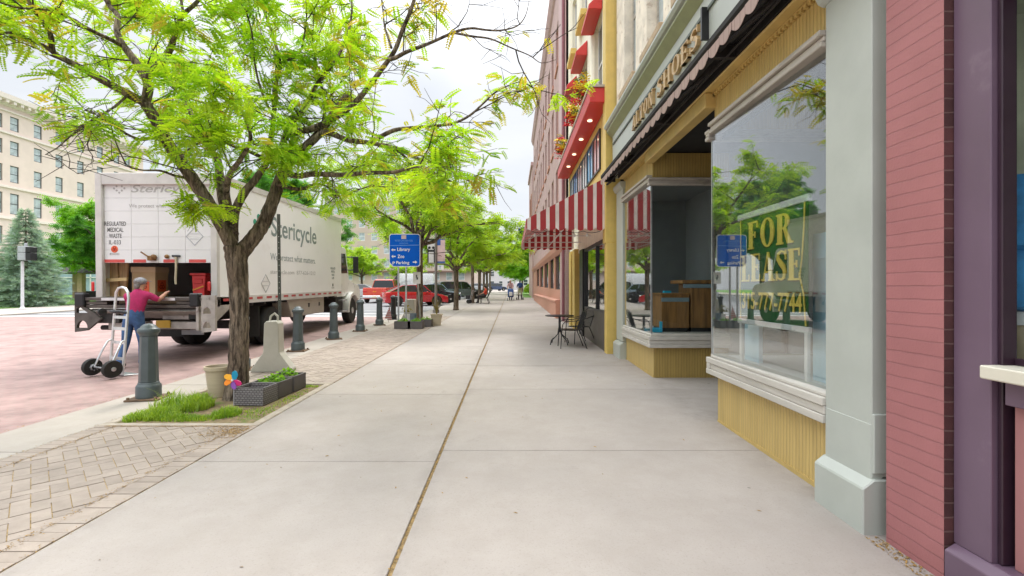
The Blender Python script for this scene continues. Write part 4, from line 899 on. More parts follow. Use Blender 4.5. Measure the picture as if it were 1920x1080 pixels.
# tail lamps, liftgate
for px_, nm in ((177, 'tail_light'), (394, 'tail_light')):
    x, z = rp(px_, 537); mb = MB(); mb.box(x - .035, x + .035, -.03, -.002, z - .1, z + .1); mb.build(nm, M['red_lens'], tk, bevel=.02)
gd = -.62
lg = MB()
def gbox(x0, y0, x1, y1, a, b, d=gd): 
    A = rp(x0, y1, d); B = rp(x1, y0, d); lg.box(A[0], B[0], a, b, A[1], B[1])
gbox(158, 557, 380, 563, -.62, -.05); gbox(160, 571, 372, 577, -.6, -.2); gbox(160, 564.5, 200, 570, -.6, -.3); gbox(330, 564.5, 372, 570, -.6, -.3)
plat = lg.build('liftgate', mat('liftgate_edge', (.1, .085, .075), .5, .4, var=.5, scale=6, stretch=(1, 6, 6)), tk, bevel=.006)
lg = MB(); gbox(192, 557.8, 236, 562.5, -.632, -.621); gbox(268, 557.8, 330, 562.5, -.632, -.621); lg.build('edge_plate', M['alu'], plat)
lg = MB(); A = rp(165, 583, gd); B = rp(376, 598, gd); lg.add([(A[0], -.58, A[1]), (B[0], -.58, A[1]), (B[0] - .25, -.3, B[1]), (A[0] + .25, -.3, B[1]), (A[0], -.5, A[1] + .05), (B[0], -.5, A[1] + .05), (B[0] - .25, -.24, B[1]), (A[0] + .25, -.24, B[1])], [(0, 1, 2, 3), (4, 7, 6, 5), (0, 4, 5, 1), (1, 5, 6, 2), (2, 6, 7, 3), (3, 7, 4, 0)]); lg.build('folded_ramp', M['plategrey'], plat)
lg = MB(); gbox(280, 604, 378, 618, -.45, -.25); gbox(190, 604, 262, 618, -.45, -.25); gbox(290, 590, 345, 600, -.4, -.2); lg.build('rear_bumper', M['plategrey'], tk, bevel=.01)
lg = MB(); gbox(284, 601, 310, 615, -.49, -.46); lg.build('licence_plate', mat('gold_licence_plate', (.62, .38, .06), .4), tk)
lg = MB(); gbox(314, 617, 356, 631, -.2, -.17); lg.build('splash_guard', mat('pale_grey_guard', (.32, .34, .36), .6), tk)
lg = MB(); gbox(175, 586, 215, 606, -.5, -.1); lg.bar((-1.05, -.45, .95), (-.75, .3, .75), .12); lg.bar((1.05, -.45, .95), (.75, .3, .75), .12); lg.tube([(-.9, -.3, .7), (.9, -.3, .7)], .05, 8); lg.build('lift_arm', M['darkmetal'], tk)
def dshape(px0, px1, py0, py1, up=True):
    pts = [(px0, py1), (px1, py1)]; n = 8
    pts += [((px0 + px1) / 2 + (px1 - px0) / 2 * math.cos(math.pi * i / n), py1 - (py1 - py0) * math.sin(math.pi * i / n)) for i in range(1, n)]
    return [rp(a, b, gd) for a, b in pts]
lg = MB(); lg.plate([rp(a, b, gd) for a, b in ((141, 547), (158, 547), (158, 574), (176, 585), (190, 597), (163, 619), (141, 622))], [dshape(144.5, 165, 600, 614), [rp(a, b, gd) for a, b in ((144.5, 586), (144.5, 578), (150, 574), (155, 578), (166, 586))]], 'y', -.62, -.56)
lg.build('step_plate', M['platedark'], tk)
lg = MB(); lg.plate([rp(a, b, gd) for a, b in ((378, 553), (404, 553), (404, 620), (378, 623))], [dshape(381, 396, 575, 588), dshape(381, 396, 602, 615)], 'y', -.62, -.56); lg.prism([(-.62, rp(0, 556, gd)[1]), (.6, rp(0, 560, gd)[1]), (.5, rp(0, 580, gd)[1]), (-.3, rp(0, 620, gd)[1]), (-.62, rp(0, 619, gd)[1])], 'x', BW - .04, BW + .012); lg.build('step_plate', M['plategrey'], tk, label='right hand light grey step plate')
for x in (152, 366): lg = MB(); gbox(x - 9, 549, x + 9, 574, -.66, -.5); lg.build('hydraulic_box', M['black'], tk, bevel=.02)
# cargo (things of their own inside the truck)
def tw(lx, ly, lz): return TR + Vector((lx, ly, lz + SL * ly))
fz = ZF + .1
card = mat('cardboard', (.55, .38, .22), .85, var=.08, scale=3); card2 = mat('cardboard_lid', (.6, .43, .27), .85, var=.08, scale=3)
bx = thing('cardboard_box', 'large cardboard drum box with orange hazard squares inside the truck', 'box', tw(-.12, .75, fz), local=True)
xl, zl = rp(247, 556, .4); xr, zt_ = rp(291, 511, .4); bw_ = (xr - xl) / 2; bd_ = .2; bx.location = tw((xl + xr) / 2, .4 + bd_, fz); bh = zt_ - fz
mb = MB(); mb.box(-bw_, bw_, -bd_, bd_, .001, bh); mb.build('carton', card, bx, bevel=.006)
mb = MB(); mb.box(-bw_ - .014, bw_ + .014, -bd_ - .014, bd_ + .014, bh - .002, bh + .12); mb.build('lid', card2, bx, bevel=.006)
for ax in 'yx':
    mb = MB()
    if ax == 'y': mb.box(-.13, .13, -bd_ - .004, -bd_ - .001, .12, .36)
    else: mb.box(bw_ + .001, bw_ + .004, -.13, .13, .12, .38)
    hl_ = mb.build('hazard_label', M['orange'], bx); mb = MB()
    for k in range(3):
        a_ = R(90 + 120 * k); c_ = (.0 + .04 * math.cos(a_), .245 + .04 * math.sin(a_)); ring = lambda r: [(c_[0] + r * math.cos(2 * math.pi * i / 12), c_[1] + r * math.sin(2 * math.pi * i / 12)) for i in range(12)]
        if ax == 'y': mb.plate(ring(.045), [ring(.025)], 'y', -bd_ - .007 - .0005 * k, -bd_ - .0042)
        else: mb.plate(ring(.045), [ring(.025)], 'x', bw_ + .0042, bw_ + .007 + .0005 * k)
    mb.build('hazard_mark', mat('dark_orange_mark', (.35, .03, .01), .6), hl_)
plank = mat('rough_plank', (.5, .32, .17), .85, var=.3, scale=4, stretch=(6, 6, .6))
for k, (px0, w, tilt, lab) in enumerate(((196, .2, 4, 'leftmost upright brown plank in the truck'), (212, .22, -3, 'second upright brown plank in the truck, beside the leftmost'), (227, .2, 5, 'upright brown plank between the worker and the other planks'))):
    x, z = rp(px0, 556, .3); mb = MB(); mb.obox((0, 0, .47), (w, .04, .93), Matrix.Rotation(R(tilt), 3, 'Y')); tag(mb.build('plank', plank, origin=None), lab, 'plank', 'planks standing in the truck').location = tw(x, .26 + .05 * k, fz)
mb = MB(); mb.obox((0, 0, 0), (.62, .05, .07), Matrix.Rotation(R(-3), 3, 'Y')); x, z = rp(212, 525, .2); tag(mb.build('cross_bar', mat('pale_batten', (.55, .4, .2), .8, var=.15)), 'pale wooden bar across the upright planks in the truck', 'wooden bar').location = tw(x, .2, z)
x, z = rp(381, 556, .5); rb = thing('red_bin', 'bright red plastic crate by the right side of the truck opening', 'crate', tw(x, .5, fz), local=True)
redp = mat('red_plastic', (.6, .03, .03), .4)
mb = MB(); mb.prism([(-.12, 0), (.12, 0), (.15, .48), (-.15, .48)], 'y', -.16, .16); mb.build('tub', redp, rb, bevel=.01); mb = MB(); mb.box(-.18, .17, -.19, .19, .481, .53); mb.box(-.09, .09, -.175, -.161, .3, .4); mb.build('rim', redp, rb, bevel=.01)
mb = MB(); mb.obox((0, -.17, .2), (.26, .01, .03), Matrix.Rotation(R(-20), 3, 'Y')); mb.build('sticker', M['amber'], rb)
# ================================================================== STREET FURNITURE
def Gp(px, py): # ground point seen at a pixel
    y = F * H / (py - 540 + SL * F); return Vector(((px - 960) / F * y, y, gz(y)))
M['bollard'] = mat('bollard_paint', (.08, .1, .105), .42, .1, var=.15, scale=4, bump=.15, bscale=60, col2=(.2, .23, .23), c2=(.66, .7), c2s=7)
M['rustplate'] = mat('rusty_base_plate', (.16, .1, .06), .85, var=.4, scale=8, bump=.5)
def bollard(loc, label):
    t = thing('bollard', label, 'bollard', loc, rz=R(10), group='iron bollards along the kerb', local=True)
    mb = MB(); mb.box(-.2, .2, -.2, .2, .001, .022); 
    for a in (-1, 1):
        for b in (-1, 1): mb.lathe([(.02, .022), (.02, .05)], (a * .165, b * .165, 0), 6)
    mb.build('base_plate', M['rustplate'], t, bevel=.003)
    mb = MB(); mb.lathe([(.148, .023), (.148, .17), (.14, .19), (.125, .205), (.12, .23)], n=24); mb.build('base', M['bollard'], t, smooth=True, bevel=.004)
    mb = MB(); mb.lathe([(.12, .231), (.117, .26), (.102, .86)], n=8, ph=R(22.5)); mb.build('shaft', M['bollard'], t, bevel=.006)
    mb = MB(); mb.lathe([(.105, .861), (.108, .88), (.12, .895), (.13, .91), (.13, .945), (.117, .96), (.098, .97), (.085, .995), (.05, 1.02), (.0001, 1.028)], n=24); mb.build('cap', M['bollard'], t, smooth=True)
    return t
b0 = bollard((-4.98, 6.58, gz(6.58)), 'large dark green iron bollard nearest the hand truck')
for x, y, lab in ((-4.93, 8.75, 'iron bollard mostly hidden behind the thick tree trunk'), (-4.94, 11.08, 'iron bollard just right of the concrete barrier block'),
                  (-4.96, 13.35, 'iron bollard in front of the truck toolbox'), (-4.9, 15.5, 'iron bollard beside the front wheel of the truck'), (-4.86, 17.6, 'iron bollard below the red pickup')):
    dup(b0, (x, y, gz(y)), R(random.uniform(0, 45)), lab)
bb = dup(b0, (-5.02, 20.3, gz(20.3)), 0, 'black bollard with a small flag hanging in front of it')
mblk = mat('black_bollard_paint', (.015, .016, .018), .4, var=.2)
for k in kids(bb): k.data = k.data.copy(); k.data.materials.clear(); k.data.materials.append(mblk)
fl = thing('small_flag', 'small striped flag hanging upside down on a stick by the black bollard', 'flag', (-4.86, 18.9, gz(18.9)))
mb = MB(); mb.tube([(-4.86, 18.9, gz(18.9)), (-4.8, 18.9, gz(18.9) + .75)], .008, 6); mb.build('stick', M['trimcream'], fl)
mb = MB(); q = [Vector((-4.82, 18.88, gz(18.9) + .62)), Vector((-5.02, 18.9, gz(18.9) + .15)), Vector((-4.72, 18.86, gz(18.9) + .1))]; mb.add(q + [a + Vector((0, .008, 0)) for a in q], [(0, 1, 2), (5, 4, 3), (0, 3, 4, 1), (1, 4, 5, 2), (2, 5, 3, 0)]); mb.build('cloth', stripes('flag_stripe', 2, .07, .5, (.5, .12, .12), (.6, .55, .55), .3), fl)

# concrete barrier block with a lifting loop
M['oldconc'] = concrete('old_block_concrete', (.5, .48, .425), 0, .5, False)
bc = thing('concrete_barrier', 'tall concrete barrier block with lifting loop beside the tree', 'barrier', (-4.26, 8.5, gz(8.5)), rz=R(4), local=True)
mb = MB(); mb.prism([(-.35, .0), (.35, .0), (.35, .05), (.14, .34), (.122, .86), (.085, .9), (-.085, .9), (-.122, .86), (-.14, .34), (-.35, .05)], 'y', -.02, .22); mb.build('body', M['oldconc'], bc, bevel=.014, seg=2)
mb = MB(); mb.tube([(-.07, .1, .88), (-.06, .12, .98), (0, .13, 1.03), (.06, .12, .98), (.07, .1, .88)], .02, 8); mb.build('lifting_loop', M['oldconc'], bc, smooth=True)
up = tag(MB().plate([(-.03, 0), (.03, 0), (.03, 3.02), (-.03, 3.02)], [[(-.006 + .012 * a, z + .012 * b) for a, b in ((0, 0), (1, 0), (1, 1), (0, 1))] for z in [.5 + .12 * i for i in range(20)]], 'y', -.003, .003).box(-.03, -.025, .003, .03, 0, 3.02).box(.025, .03, .003, .03, 0, 3.02).build('sign_post', mat('dull_green_steel', (.075, .08, .07), .6, .4, var=.2)), 'bare perforated steel sign post behind the concrete barrier', 'post')
up.location = (-4.88, 10.1, gz(10.1)); up.rotation_euler = (0, R(-.6), R(15))

# wicker planters beside the tree
def wickmat():
    t = NT('grey_wicker'); p = t.obj(); x = t.xyz(p)
    ck = t.n('ShaderNodeTexBrick', offset=.5, i_Scale=1, i_Mortar_Size=.006, i_Mortar_Smooth=.6, i_Brick_Width=.046, i_Row_Height=.028); cb_ = t.n('ShaderNodeCombineXYZ'); t.l(t.math('ADD', x[0], x[1]), cb_.inputs[0]); t.l(x[2], cb_.inputs[1]); t.l(cb_.outputs[0], ck.inputs['Vector'])
    ck.inputs['Color1'].default_value = (.21, .195, .2, 1); ck.inputs['Color2'].default_value = (.26, .24, .245, 1); ck.inputs['Mortar'].default_value = (.09, .083, .084, 1)
    t.pbr(ck.outputs[0], .55, 0, t.bump(ck.outputs[1], 1.0, -.012)); return t.m
M['wicker'] = wickmat(); M['wickflat'] = mat('planter_resin', (.1, .09, .088), .6, var=.15)
M['herb'] = leafmat('herb_leaf', (.13, .34, .02), (.32, .52, .04), .45)
M['grassblade'] = leafmat('grass_blade', (.13, .28, .02), (.44, .54, .06), .45)
def leafplant(mb, n, r, h, size, seed, c=(0, 0, 0)):
    q = random.Random(seed)
    for i in range(n):
        a = q.uniform(0, 6.28); d = r * math.sqrt(q.random()); z = h * (1 - (d / r) ** 2 * .5) * q.uniform(.3, 1)
        p = Vector((c[0] + d * math.cos(a), c[1] + d * math.sin(a), c[2] + z)); u = Vector((q.uniform(-1, 1), q.uniform(-1, 1), q.uniform(-.3, .7))).normalized() * size * q.uniform(.6, 1.2)
        w = u.cross(Vector((q.uniform(-1, 1), q.uniform(-1, 1), 1)).normalized()).normalized() * u.length * .32
        mb.add([p - u * .5, p - w + u * .1, p + u * .5 + Vector((0, 0, -.1 * size)), p + w + u * .1], [(0, 1, 2, 3)])
def planter(loc, w, l, h, label, wick, rz=0, plant=0, seed=1, group='dark planter boxes by the tree'):
    t = thing('planter_box', label, 'planter', loc, rz, group, local=True)
    mb = MB(); e = .025
    mb.box(-w / 2, w / 2, -l / 2, -l / 2 + e, .004, h); mb.box(-w / 2, w / 2, l / 2 - e, l / 2, .004, h); mb.box(-w / 2, -w / 2 + e, -l / 2 + e, l / 2 - e, .004, h); mb.box(w / 2 - e, w / 2, -l / 2 + e, l / 2 - e, .004, h)
    mb.build('box', wick, t, bevel=.004)
    mb = MB(); mb.box(-w / 2 + e, w / 2 - e, -l / 2 + e, l / 2 - e, .02, h * (.6 if not plant else .82)); mb.build('soil', M['soil'], t)
    if plant: mb = MB(); leafplant(mb, plant, min(w, l) * .46, h * .7, .07, seed, (0, 0, h * .7)); mb.build('plant', M['herb'], t)
    return t
planter((-3.4, 6.38, gz(6.4) - .008), .4, .36, .23, 'near wicker planter box with woven front and no plant', M['wicker'], R(-3))
planter((-3.38, 6.76, gz(6.8) - .008), .4, .37, .225, 'middle wicker planter box with low green herbs', M['wickflat'], R(-3), 130, 4)
planter((-3.35, 7.15, gz(7.1) - .008), .4, .36, .23, 'far wicker planter box of three, with one leafy tuft', M['wickflat'], R(-3), 90, 9)
M['tan'] = mat('tan_plastic_pot', (.5, .42, .29), .55, var=.08, scale=3, bump=.1, bscale=12, stretch=(1, 1, 8))
def potmesh(r0, r1, h, square=False):
    mb = MB(); pr = [(r0, .0), (r1 * .96, h * .88), (r1 * 1.06, h * .885), (r1 * 1.07, h), (r1 * .95, h), (r1 * .9, h * .86), (.001, h * .85)]
    if square: mb.lathe([(a * 1.2, b) for a, b in pr], n=4, ph=R(45))
    else: mb.lathe(pr, n=28)
    return mb
t = thing('plant_pot', 'empty round tan pot beside the tree trunk', 'pot', (-4.14, 6.78, gz(6.78) - .01), local=True); potmesh(.125, .175, .42).build('pot', M['tan'], t, smooth=True)
mb = MB(); mb.lathe([(.15, .375), (.0001, .378)], n=16); mb.build('soil', M['soil'], t)
# pinwheel
pw = thing('pinwheel', 'flower pinwheel with orange, blue, purple and pink petals', 'pinwheel', (-3.6, 6.2, gz(6.2)), local=True)
mb = MB(); mb.tube([(0, .01, 0), (0, .01, .33)], .005, 6); mb.build('stick', mat('grey_stick', (.4, .4, .42), .5), pw)
for k, (a, c) in enumerate(((150, (.9, .42, .02)), (205, (.9, .26, .01)), (75, (.01, .3, .5)), (-28, (.75, .03, .22)), (-80, (.3, .1, .5)))):
    mb = MB(); mb.prism([(-.01, 0), (.02, -.035), (.075, -.042), (.115, -.02), (.125, .01), (.1, .035), (.05, .03)], 'y', -.012, -.004); mb.xf(Matrix.Translation((0, 0, .33)) @ Matrix.Rotation(-R(a), 4, 'Y') @ Matrix.Rotation(R(12), 4, 'X')); mb.build('petal', mat('pinwheel_petal', c, .45, var=.05), pw)
mb = MB(); mb.lathe([(.014, -.03), (.014, .0)], (0, 0, .33), 10, 'y'); mb.build('hub', M['white'], pw)

# grass and weeds in the tree pit (uncountable)
def blades(cl, seed, lo=.05):
    q = random.Random(seed); mb = MB()
    for cx, cy, rx, ry, h, n in cl:
        for i in range(n):
            a = q.uniform(0, 6.28); d = math.sqrt(q.random()); x, y = cx + rx * d * math.cos(a), cy + ry * d * math.sin(a); z = gz(y) - .012
            hh = h * q.uniform(.35, 1) * (1.1 - d * .6); u = q.uniform(0, 6.28); du = Vector((math.cos(u), math.sin(u), 0)); ln = du * hh * q.uniform(.15, .8); w = Vector((-du.y, du.x, 0)) * q.uniform(.0025, .006)
            p = Vector((x, y, z)); m_ = p + ln * .35 + Vector((0, 0, hh * .62)); e = p + ln + Vector((0, 0, hh * .9))
            mb.add([p - w, p + w, m_ + w * .8, m_ - w * .8, e], [(0, 1, 2, 3), (3, 2, 4)])
    return mb
gr = blades([(-4.4, 5.68, .16, .2, .13, 500), (-4.2, 5.72, .22, .2, .19, 850), (-4.05, 6.1, .22, .25, .27, 900), (-4.35, 6.1, .16, .3, .34, 260), (-3.9, 5.62, .3, .12, .1, 620), (-3.45, 5.8, .16, .18, .15, 700), (-3.62, 5.62, .2, .1, .08, 260), (-3.15, 5.85, .22, .3, .04, 300), (-4.3, 6.6, .15, .2, .12, 300), (-3.2, 7.35, .3, .07, .05, 300), (-3.05, 6.6, .1, .6, .035, 300)], 2)
tag(gr.build('grass', M['grassblade']), 'bright green grass and weeds growing in the tree pit', 'grass', kind='stuff')
# specks of litter, seed husks and dry grass along the joints (uncountable)
q = random.Random(12); mb = MB()
def husk(x, y, s):
    z = gz(y) + .0035; a = q.uniform(0, 6.28); u = Vector((math.cos(a), math.sin(a), q.uniform(-.1, .3))) * s; w = Vector((-u.y, u.x, 0)) * q.uniform(.15, .4); p = Vector((x, y, z))
    mb.add([p - u, p - w + Vector((0, 0, s * .2)), p + u, p + w], [(0, 1, 2, 3)])
for i in range(120): husk(q.uniform(-2.7, 2.2), q.uniform(1.8, 12), q.uniform(.008, .02))
for i in range(260): husk(2.27 + q.uniform(-.07, .02) - max(0, 2.9 - 0) * 0, q.uniform(2.3, 3.0), q.uniform(.006, .016))
for i in range(1500): husk(-.67 + q.gauss(0, .006), q.uniform(2, 14), q.uniform(.004, .011))
for i in range(900): husk(-2.83 + q.gauss(0, .014), q.uniform(2, 14), q.uniform(.004, .011))
for i in range(1300): husk(-2.86 - abs(q.gauss(0, .22)), 5.22 + q.gauss(0, .12) - .1, q.uniform(.004, .013))
for i in range(900): husk(q.uniform(-4.5, -2.9), 5.305 + q.gauss(0, .012), q.uniform(.004, .011))
for i in range(900): husk(-4.39 + q.gauss(0, .02), q.uniform(2.5, 5.4), q.uniform(.004, .011))
for i in range(700): husk(-3.03 + q.gauss(0, .02), q.uniform(2.5, 5.4), q.uniform(.004, .01))
for i in range(500): husk(-5.42 + q.gauss(0, .02), q.uniform(3, 12), q.uniform(.005, .014))
for i in range(400): husk(-4.6 + q.gauss(0, .02), q.uniform(3, 9), q.uniform(.005, .012))
tag(mb.build('leaf_litter', mat('dry_litter', (.3, .18, .05), .9, var=.6, scale=60, world=True)), 'dry brown litter and seed husks along the pavement joints', 'litter', kind='stuff')

# ------------------------------------------------------------------ hand truck
hd = thing('hand_truck', 'silver aluminium hand truck with black tyres standing in the road', 'hand truck', (-6.93, 8.4, gz(8.4) - .045), rz=R(-23), rx=R(-4), local=True)
mb = MB()
mb.tube([(-.19, 0, .06), (-.19, 0, 1.36), (-.17, -.01, 1.46), (-.1, -.015, 1.53), (0, -.015, 1.55), (.1, -.015, 1.53), (.17, -.01, 1.46), (.19, 0, 1.36), (.19, 0, .06)], .022, 10)
for z in (.3, .58, .82, 1.02): mb.bar((-.19, 0, z), (.19, 0, z), .02, .05)
mb.build('frame', M['alu'], hd, smooth=True)
mb = MB(); mb.tube([(-.19, -.01, 1.13), (-.12, -.09, 1.12), (0, -.12, 1.11), (.12, -.09, 1.12), (.19, -.01, 1.1)], .026, 8); mb.lathe([(.05, -.26), (.07, -.25), (.07, -.22), (.05, -.21)], (-.21, -.06, 1.1), 12, 'x'); mb.build('loop_handle', M['black'], hd, smooth=True)
mb = MB(); mb.box(-.23, .23, .0, .26, .012, .025); mb.box(-.23, .23, -.012, -.002, .02, .16); mb.build('nose_plate', M['alu'], hd, bevel=.003)
for sx in (-1, 1):
    mb = MB(); mb.tube([(sx * .19, -.01, .62), (sx * .2, -.06, .6), (sx * .22, -.12, .45), (sx * .23, -.22, .16)], .017, 8); mb.build('wheel_bracket', M['alu'], hd, smooth=True)
    k = wheel(sx * .29, -.22, .15, .09, hd, sx, 'wheel', M['steel'], .52)
mb = MB(); mb.tube([(-.33, -.22, .15), (.33, -.22, .15)], .014, 8); mb.build('axle', M['steel'], hd)

# ------------------------------------------------------------------ people
skin = mat('skin', (.5, .26, .18), .5, var=.08)
def human(name, label, J, mats, loc, rz, hair=None, cap=None, group=None, fingers=True):
    """J: joints (local metres, facing +y). One continuous skinned body; faces take the clothing colour of their nearest bone."""
    t = thing(name, label, 'person', loc, rz, group, local=True)
    V = []; E = []; Rr = []; B = []
    def vt(p, r): V.append(Vector(p)); Rr.append(r); return len(V) - 1
    def ed(a, b, m): E.append((a, b)); B.append((a, b, m))
    pel = vt(J['pelvis'], (.15, .115)); wa = vt(J['waist'], (.145, .11)); ch = vt(J['chest'], (.152, .115)); sh = vt(J['neck'], (.075, .07))
    n2 = vt(J['head'] + Vector((0, -.01, -.13)), (.055, .055)); hd_ = vt(J['head'], (.078, .092)); tp = vt(J['head'] + Vector((0, -.01, .085)), (.06, .07))
    ed(pel, wa, 1); ed(wa, ch, 0); ed(ch, sh, 0); ed(sh, n2, 2); ed(n2, hd_, 2); ed(hd_, tp, 2)
    ns = vt(J['head'] + J.get('face', Vector((0, 1, 0))) * .1 + Vector((0, 0, -.015)), (.013, .013)); ed(hd_, ns, 2)
    for s in 'LR':
        a = vt(J['sh' + s], (.075, .075)); b = vt(J['el' + s], (.05, .05)); c = vt(J['wr' + s], (.033, .033)); ed(ch, a, 0); mid = J['sh' + s].lerp(J['el' + s], .8); m_ = vt(mid, (.062, .062)); ed(a, m_, 0); ed(m_, b, J.get('sleeve', 2)); ed(b, c, J.get('sleeve', 2))
        d = (J['wr' + s] - J['el' + s]).normalized(); h_ = vt(J['wr' + s] + d * .07, (.04, .022)); ed(c, h_, 2)
        side = d.cross(J.get('palm' + s, Vector((0, 0, 1)))).normalized(); curl = J.get('palm' + s, Vector((0, 0, -1)))
        if fingers:
            for k, (o, ln) in enumerate(((-.03, .062), (-.01, .074), (.011, .07), (.031, .054))):
                p1 = vt(J['wr' + s] + d * (.07 + ln * .5) + side * o, (.0095, .0095)); p2 = vt(J['wr' + s] + d * (.07 + ln * .9) + side * o - curl * .02, (.008, .008)); ed(h_, p1, 2); ed(p1, p2, 2)
            p1 = vt(J['wr' + s] + d * .06 - side * .05, (.011, .011)); p2 = vt(J['wr' + s] + d * .095 - side * .06, (.009, .009)); ed(h_, p1, 2); ed(p1, p2, 2)
        hp = vt(J['hip' + s], (.105, .105)); kn = vt(J['kn' + s], (.072, .075)); an = vt(J['an' + s], (.05, .055)); to = vt(J['to' + s], (.045, .032)); ed(pel, hp, 1); th = vt(J['hip' + s].lerp(J['kn' + s], .55), (.088, .092)); ed(hp, th, 1); ed(th, kn, 1 if not J.get('shorts') else 1)
        cf = vt(J['kn' + s].lerp(J['an' + s], .4), (.064, .068)); lower = J.get('lower', 1); ed(kn, cf, lower); ed(cf, an, lower); ed(an, to, 3); he = vt(J['an' + s] * 1 + Vector((0, -.05, -.03)), (.035, .03)); ed(an, he, 3)
    me = bpy.data.meshes.new('tmp'); me.from_pydata(V, E, []); ob = bpy.data.objects.new('tmp', me); COL.objects.link(ob)
    md = ob.modifiers.new('s', 'SKIN'); md.use_smooth_shade = True; sub = ob.modifiers.new('u', 'SUBSURF'); sub.levels = sub.render_levels = 2
    for i, v in enumerate(me.skin_vertices[0].data): v.radius = Rr[i]; v.use_root = (i == 0)
    dg = bpy.context.evaluated_depsgraph_get(); out = bpy.data.meshes.new_from_object(ob.evaluated_get(dg)); bpy.data.objects.remove(ob)
    out.name = 'body'; out.materials.clear()
    for m_ in mats: out.materials.append(m_)
    A = np.array([V[a] for a, b, m_ in B]); D = np.array([V[b] for a, b, m_ in B]) - A; L2 = (D ** 2).sum(1) + 1e-9; mm = np.array([m_ for _, _, m_ in B]); idx = []
    rb = np.array([min(Rr[a][0], Rr[b][0]) for a, b, _ in B])
    for p in out.polygons:
        c = np.array(p.center); tt = np.clip(((c - A) * D).sum(1) / L2, 0, 1); dd = np.linalg.norm(A + D * tt[:, None] - c, axis=1) - rb; idx.append(int(mm[dd.argmin()]))
    out.polygons.foreach_set('material_index', idx); out.polygons.foreach_set('use_smooth', [True] * len(idx)); out.update()
    bo = bpy.data.objects.new('body', out); COL.objects.link(bo); bo.parent = t
    hp_ = J['head']; f = J.get('face', Vector((0, 1, 0)))
    rot = Matrix.Rotation(math.atan2(-f.x, f.y), 4, 'Z')
    if hair:
        mb = MB(); mb.ball((0, -.018, .045), (.086, .1, .085), 14, 9); mb.ball((0, -.06, -.03), (.07, .05, .08), 12, 8); mb.xf(Matrix.Translation(hp_) @ rot); mb.build('hair', hair, t, smooth='all')
    if cap:
        mb = MB(); mb.ball((0, -.006, .055), (.094, .108, .075), 16, 9); mb.prism([(-.06, .08), (.06, .08), (.05, .165), (0, .185), (-.05, .165)], 'z', .05, .058); mb.xf(Matrix.Translation(hp_) @ rot); mb.build('cap', cap, t, smooth='all')
    mb = MB(); 
    for s in (-1, 1): mb.ball((s * .03, .088, .005), .011, 6, 5)
    mb.box(-.022, .022, .086, .094, -.052, -.045); mb.xf(Matrix.Translation(hp_) @ rot); mb.build('face', mat('eyes_and_lips', (.1, .04, .035), .5), t)
    return t
X = Vector
maroon = mat('maroon_tshirt', (.42, .018, .11), .85, var=.25, scale=7, bump=.8, bscale=11); jean = mat('blue_jeans', (.05, .11, .25), .85, var=.35, scale=9, bump=.8, bscale=12); shoe = mat('dark_shoe', (.02, .02, .025), .6); greyhair = mat('short_grey_hair', (.2, .18, .17), .8, var=.3, scale=30); greycap = mat('grey_cap', (.3, .3, .33), .85, var=.2, scale=10)
W = dict(pelvis=X((0, 0, .93)), waist=X((.01, .02, 1.07)), chest=X((.03, .05, 1.3)), neck=X((.04, .06, 1.46)), head=X((.06, .1, 1.6)), face=X((.5, .87, -.0)).normalized(),
         shL=X((-.16, .03, 1.39)), elL=X((-.2, .2, 1.17)), wrL=X((-.08, .42, 1.18)), shR=X((.2, .1, 1.39)), elR=X((.34, .2, 1.29)), wrR=X((.3, .42, 1.4)),
         hipL=X((-.1, 0, .88)), knL=X((-.13, -.02, .48)), anL=X((-.15, -.16, .09)), toL=X((-.16, -.0, .04)), hipR=X((.1, .01, .88)), knR=X((.13, .06, .48)), anR=X((.15, .02, .085)), toR=X((.16, .18, .035)), palmL=X((0, 1, 0)), palmR=X((0, 1, 0)))
human('person', 'worker in maroon t-shirt, jeans and grey cap reaching into the truck', W, [maroon, jean, skin, shoe], (-7.27, 9.22, gz(9.2) - .045), 0, greyhair, greycap)
def walker(seed, lean=0):
    q = random.Random(seed); s = .06
    return dict(pelvis=X((0, 0, .95)), waist=X((0, .01 + lean * .2, 1.08)), chest=X((0, .02 + lean * .5, 1.31)), neck=X((0, .03 + lean * .8, 1.47)), head=X((0, .06 + lean, 1.6)),
        shL=X((-.18, .02 + lean * .6, 1.4)), elL=X((-.24, .1 + lean, 1.15)), wrL=X((-.2, .34 + lean, 1.05)), shR=X((.18, .02 + lean * .6, 1.4)), elR=X((.24, .1 + lean, 1.15)), wrR=X((.2, .34 + lean, 1.05)),
        hipL=X((-.1, 0, .9)), knL=X((-.11, .1, .5)), anL=X((-.11, .12, .09)), toL=X((-.11, .28, .04)), hipR=X((.1, 0, .9)), knR=X((.11, .03, .49)), anR=X((.11, -.2, .1)), toR=X((.11, -.06, .04)), palmL=X((0, 0, -1)), palmR=X((0, 0, -1)))
blond = mat('blond_hair', (.4, .25, .12), .7, var=.3, scale=20); pinkshirt = mat('pale_rose_shirt', (.5, .3, .3), .85); darksk = mat('navy_trousers', (.04, .05, .1), .85); navy = mat('navy_backpack', (.03, .07, .2), .8, var=.2); khaki = mat('pale_khaki_shorts', (.45, .42, .28), .85); blackhair = mat('black_hair', (.015, .012, .01), .6); legs = mat('dark_leggings', (.03, .02, .02), .8)
g1 = Gp(957.5, 563); human('person', 'blond person in pale rose shirt pushing a navy stroller on the sidewalk', walker(1, .1), [pinkshirt, darksk, skin, shoe], g1, R(172), blond)
sk = walker(2, .05); sk['lower'] = 3; g2 = Gp(975, 562.5); p2 = human('person', 'dark haired walker with navy backpack and pale shorts on the sidewalk', sk, [navy, khaki, skin, legs], g2, R(4), blackhair)
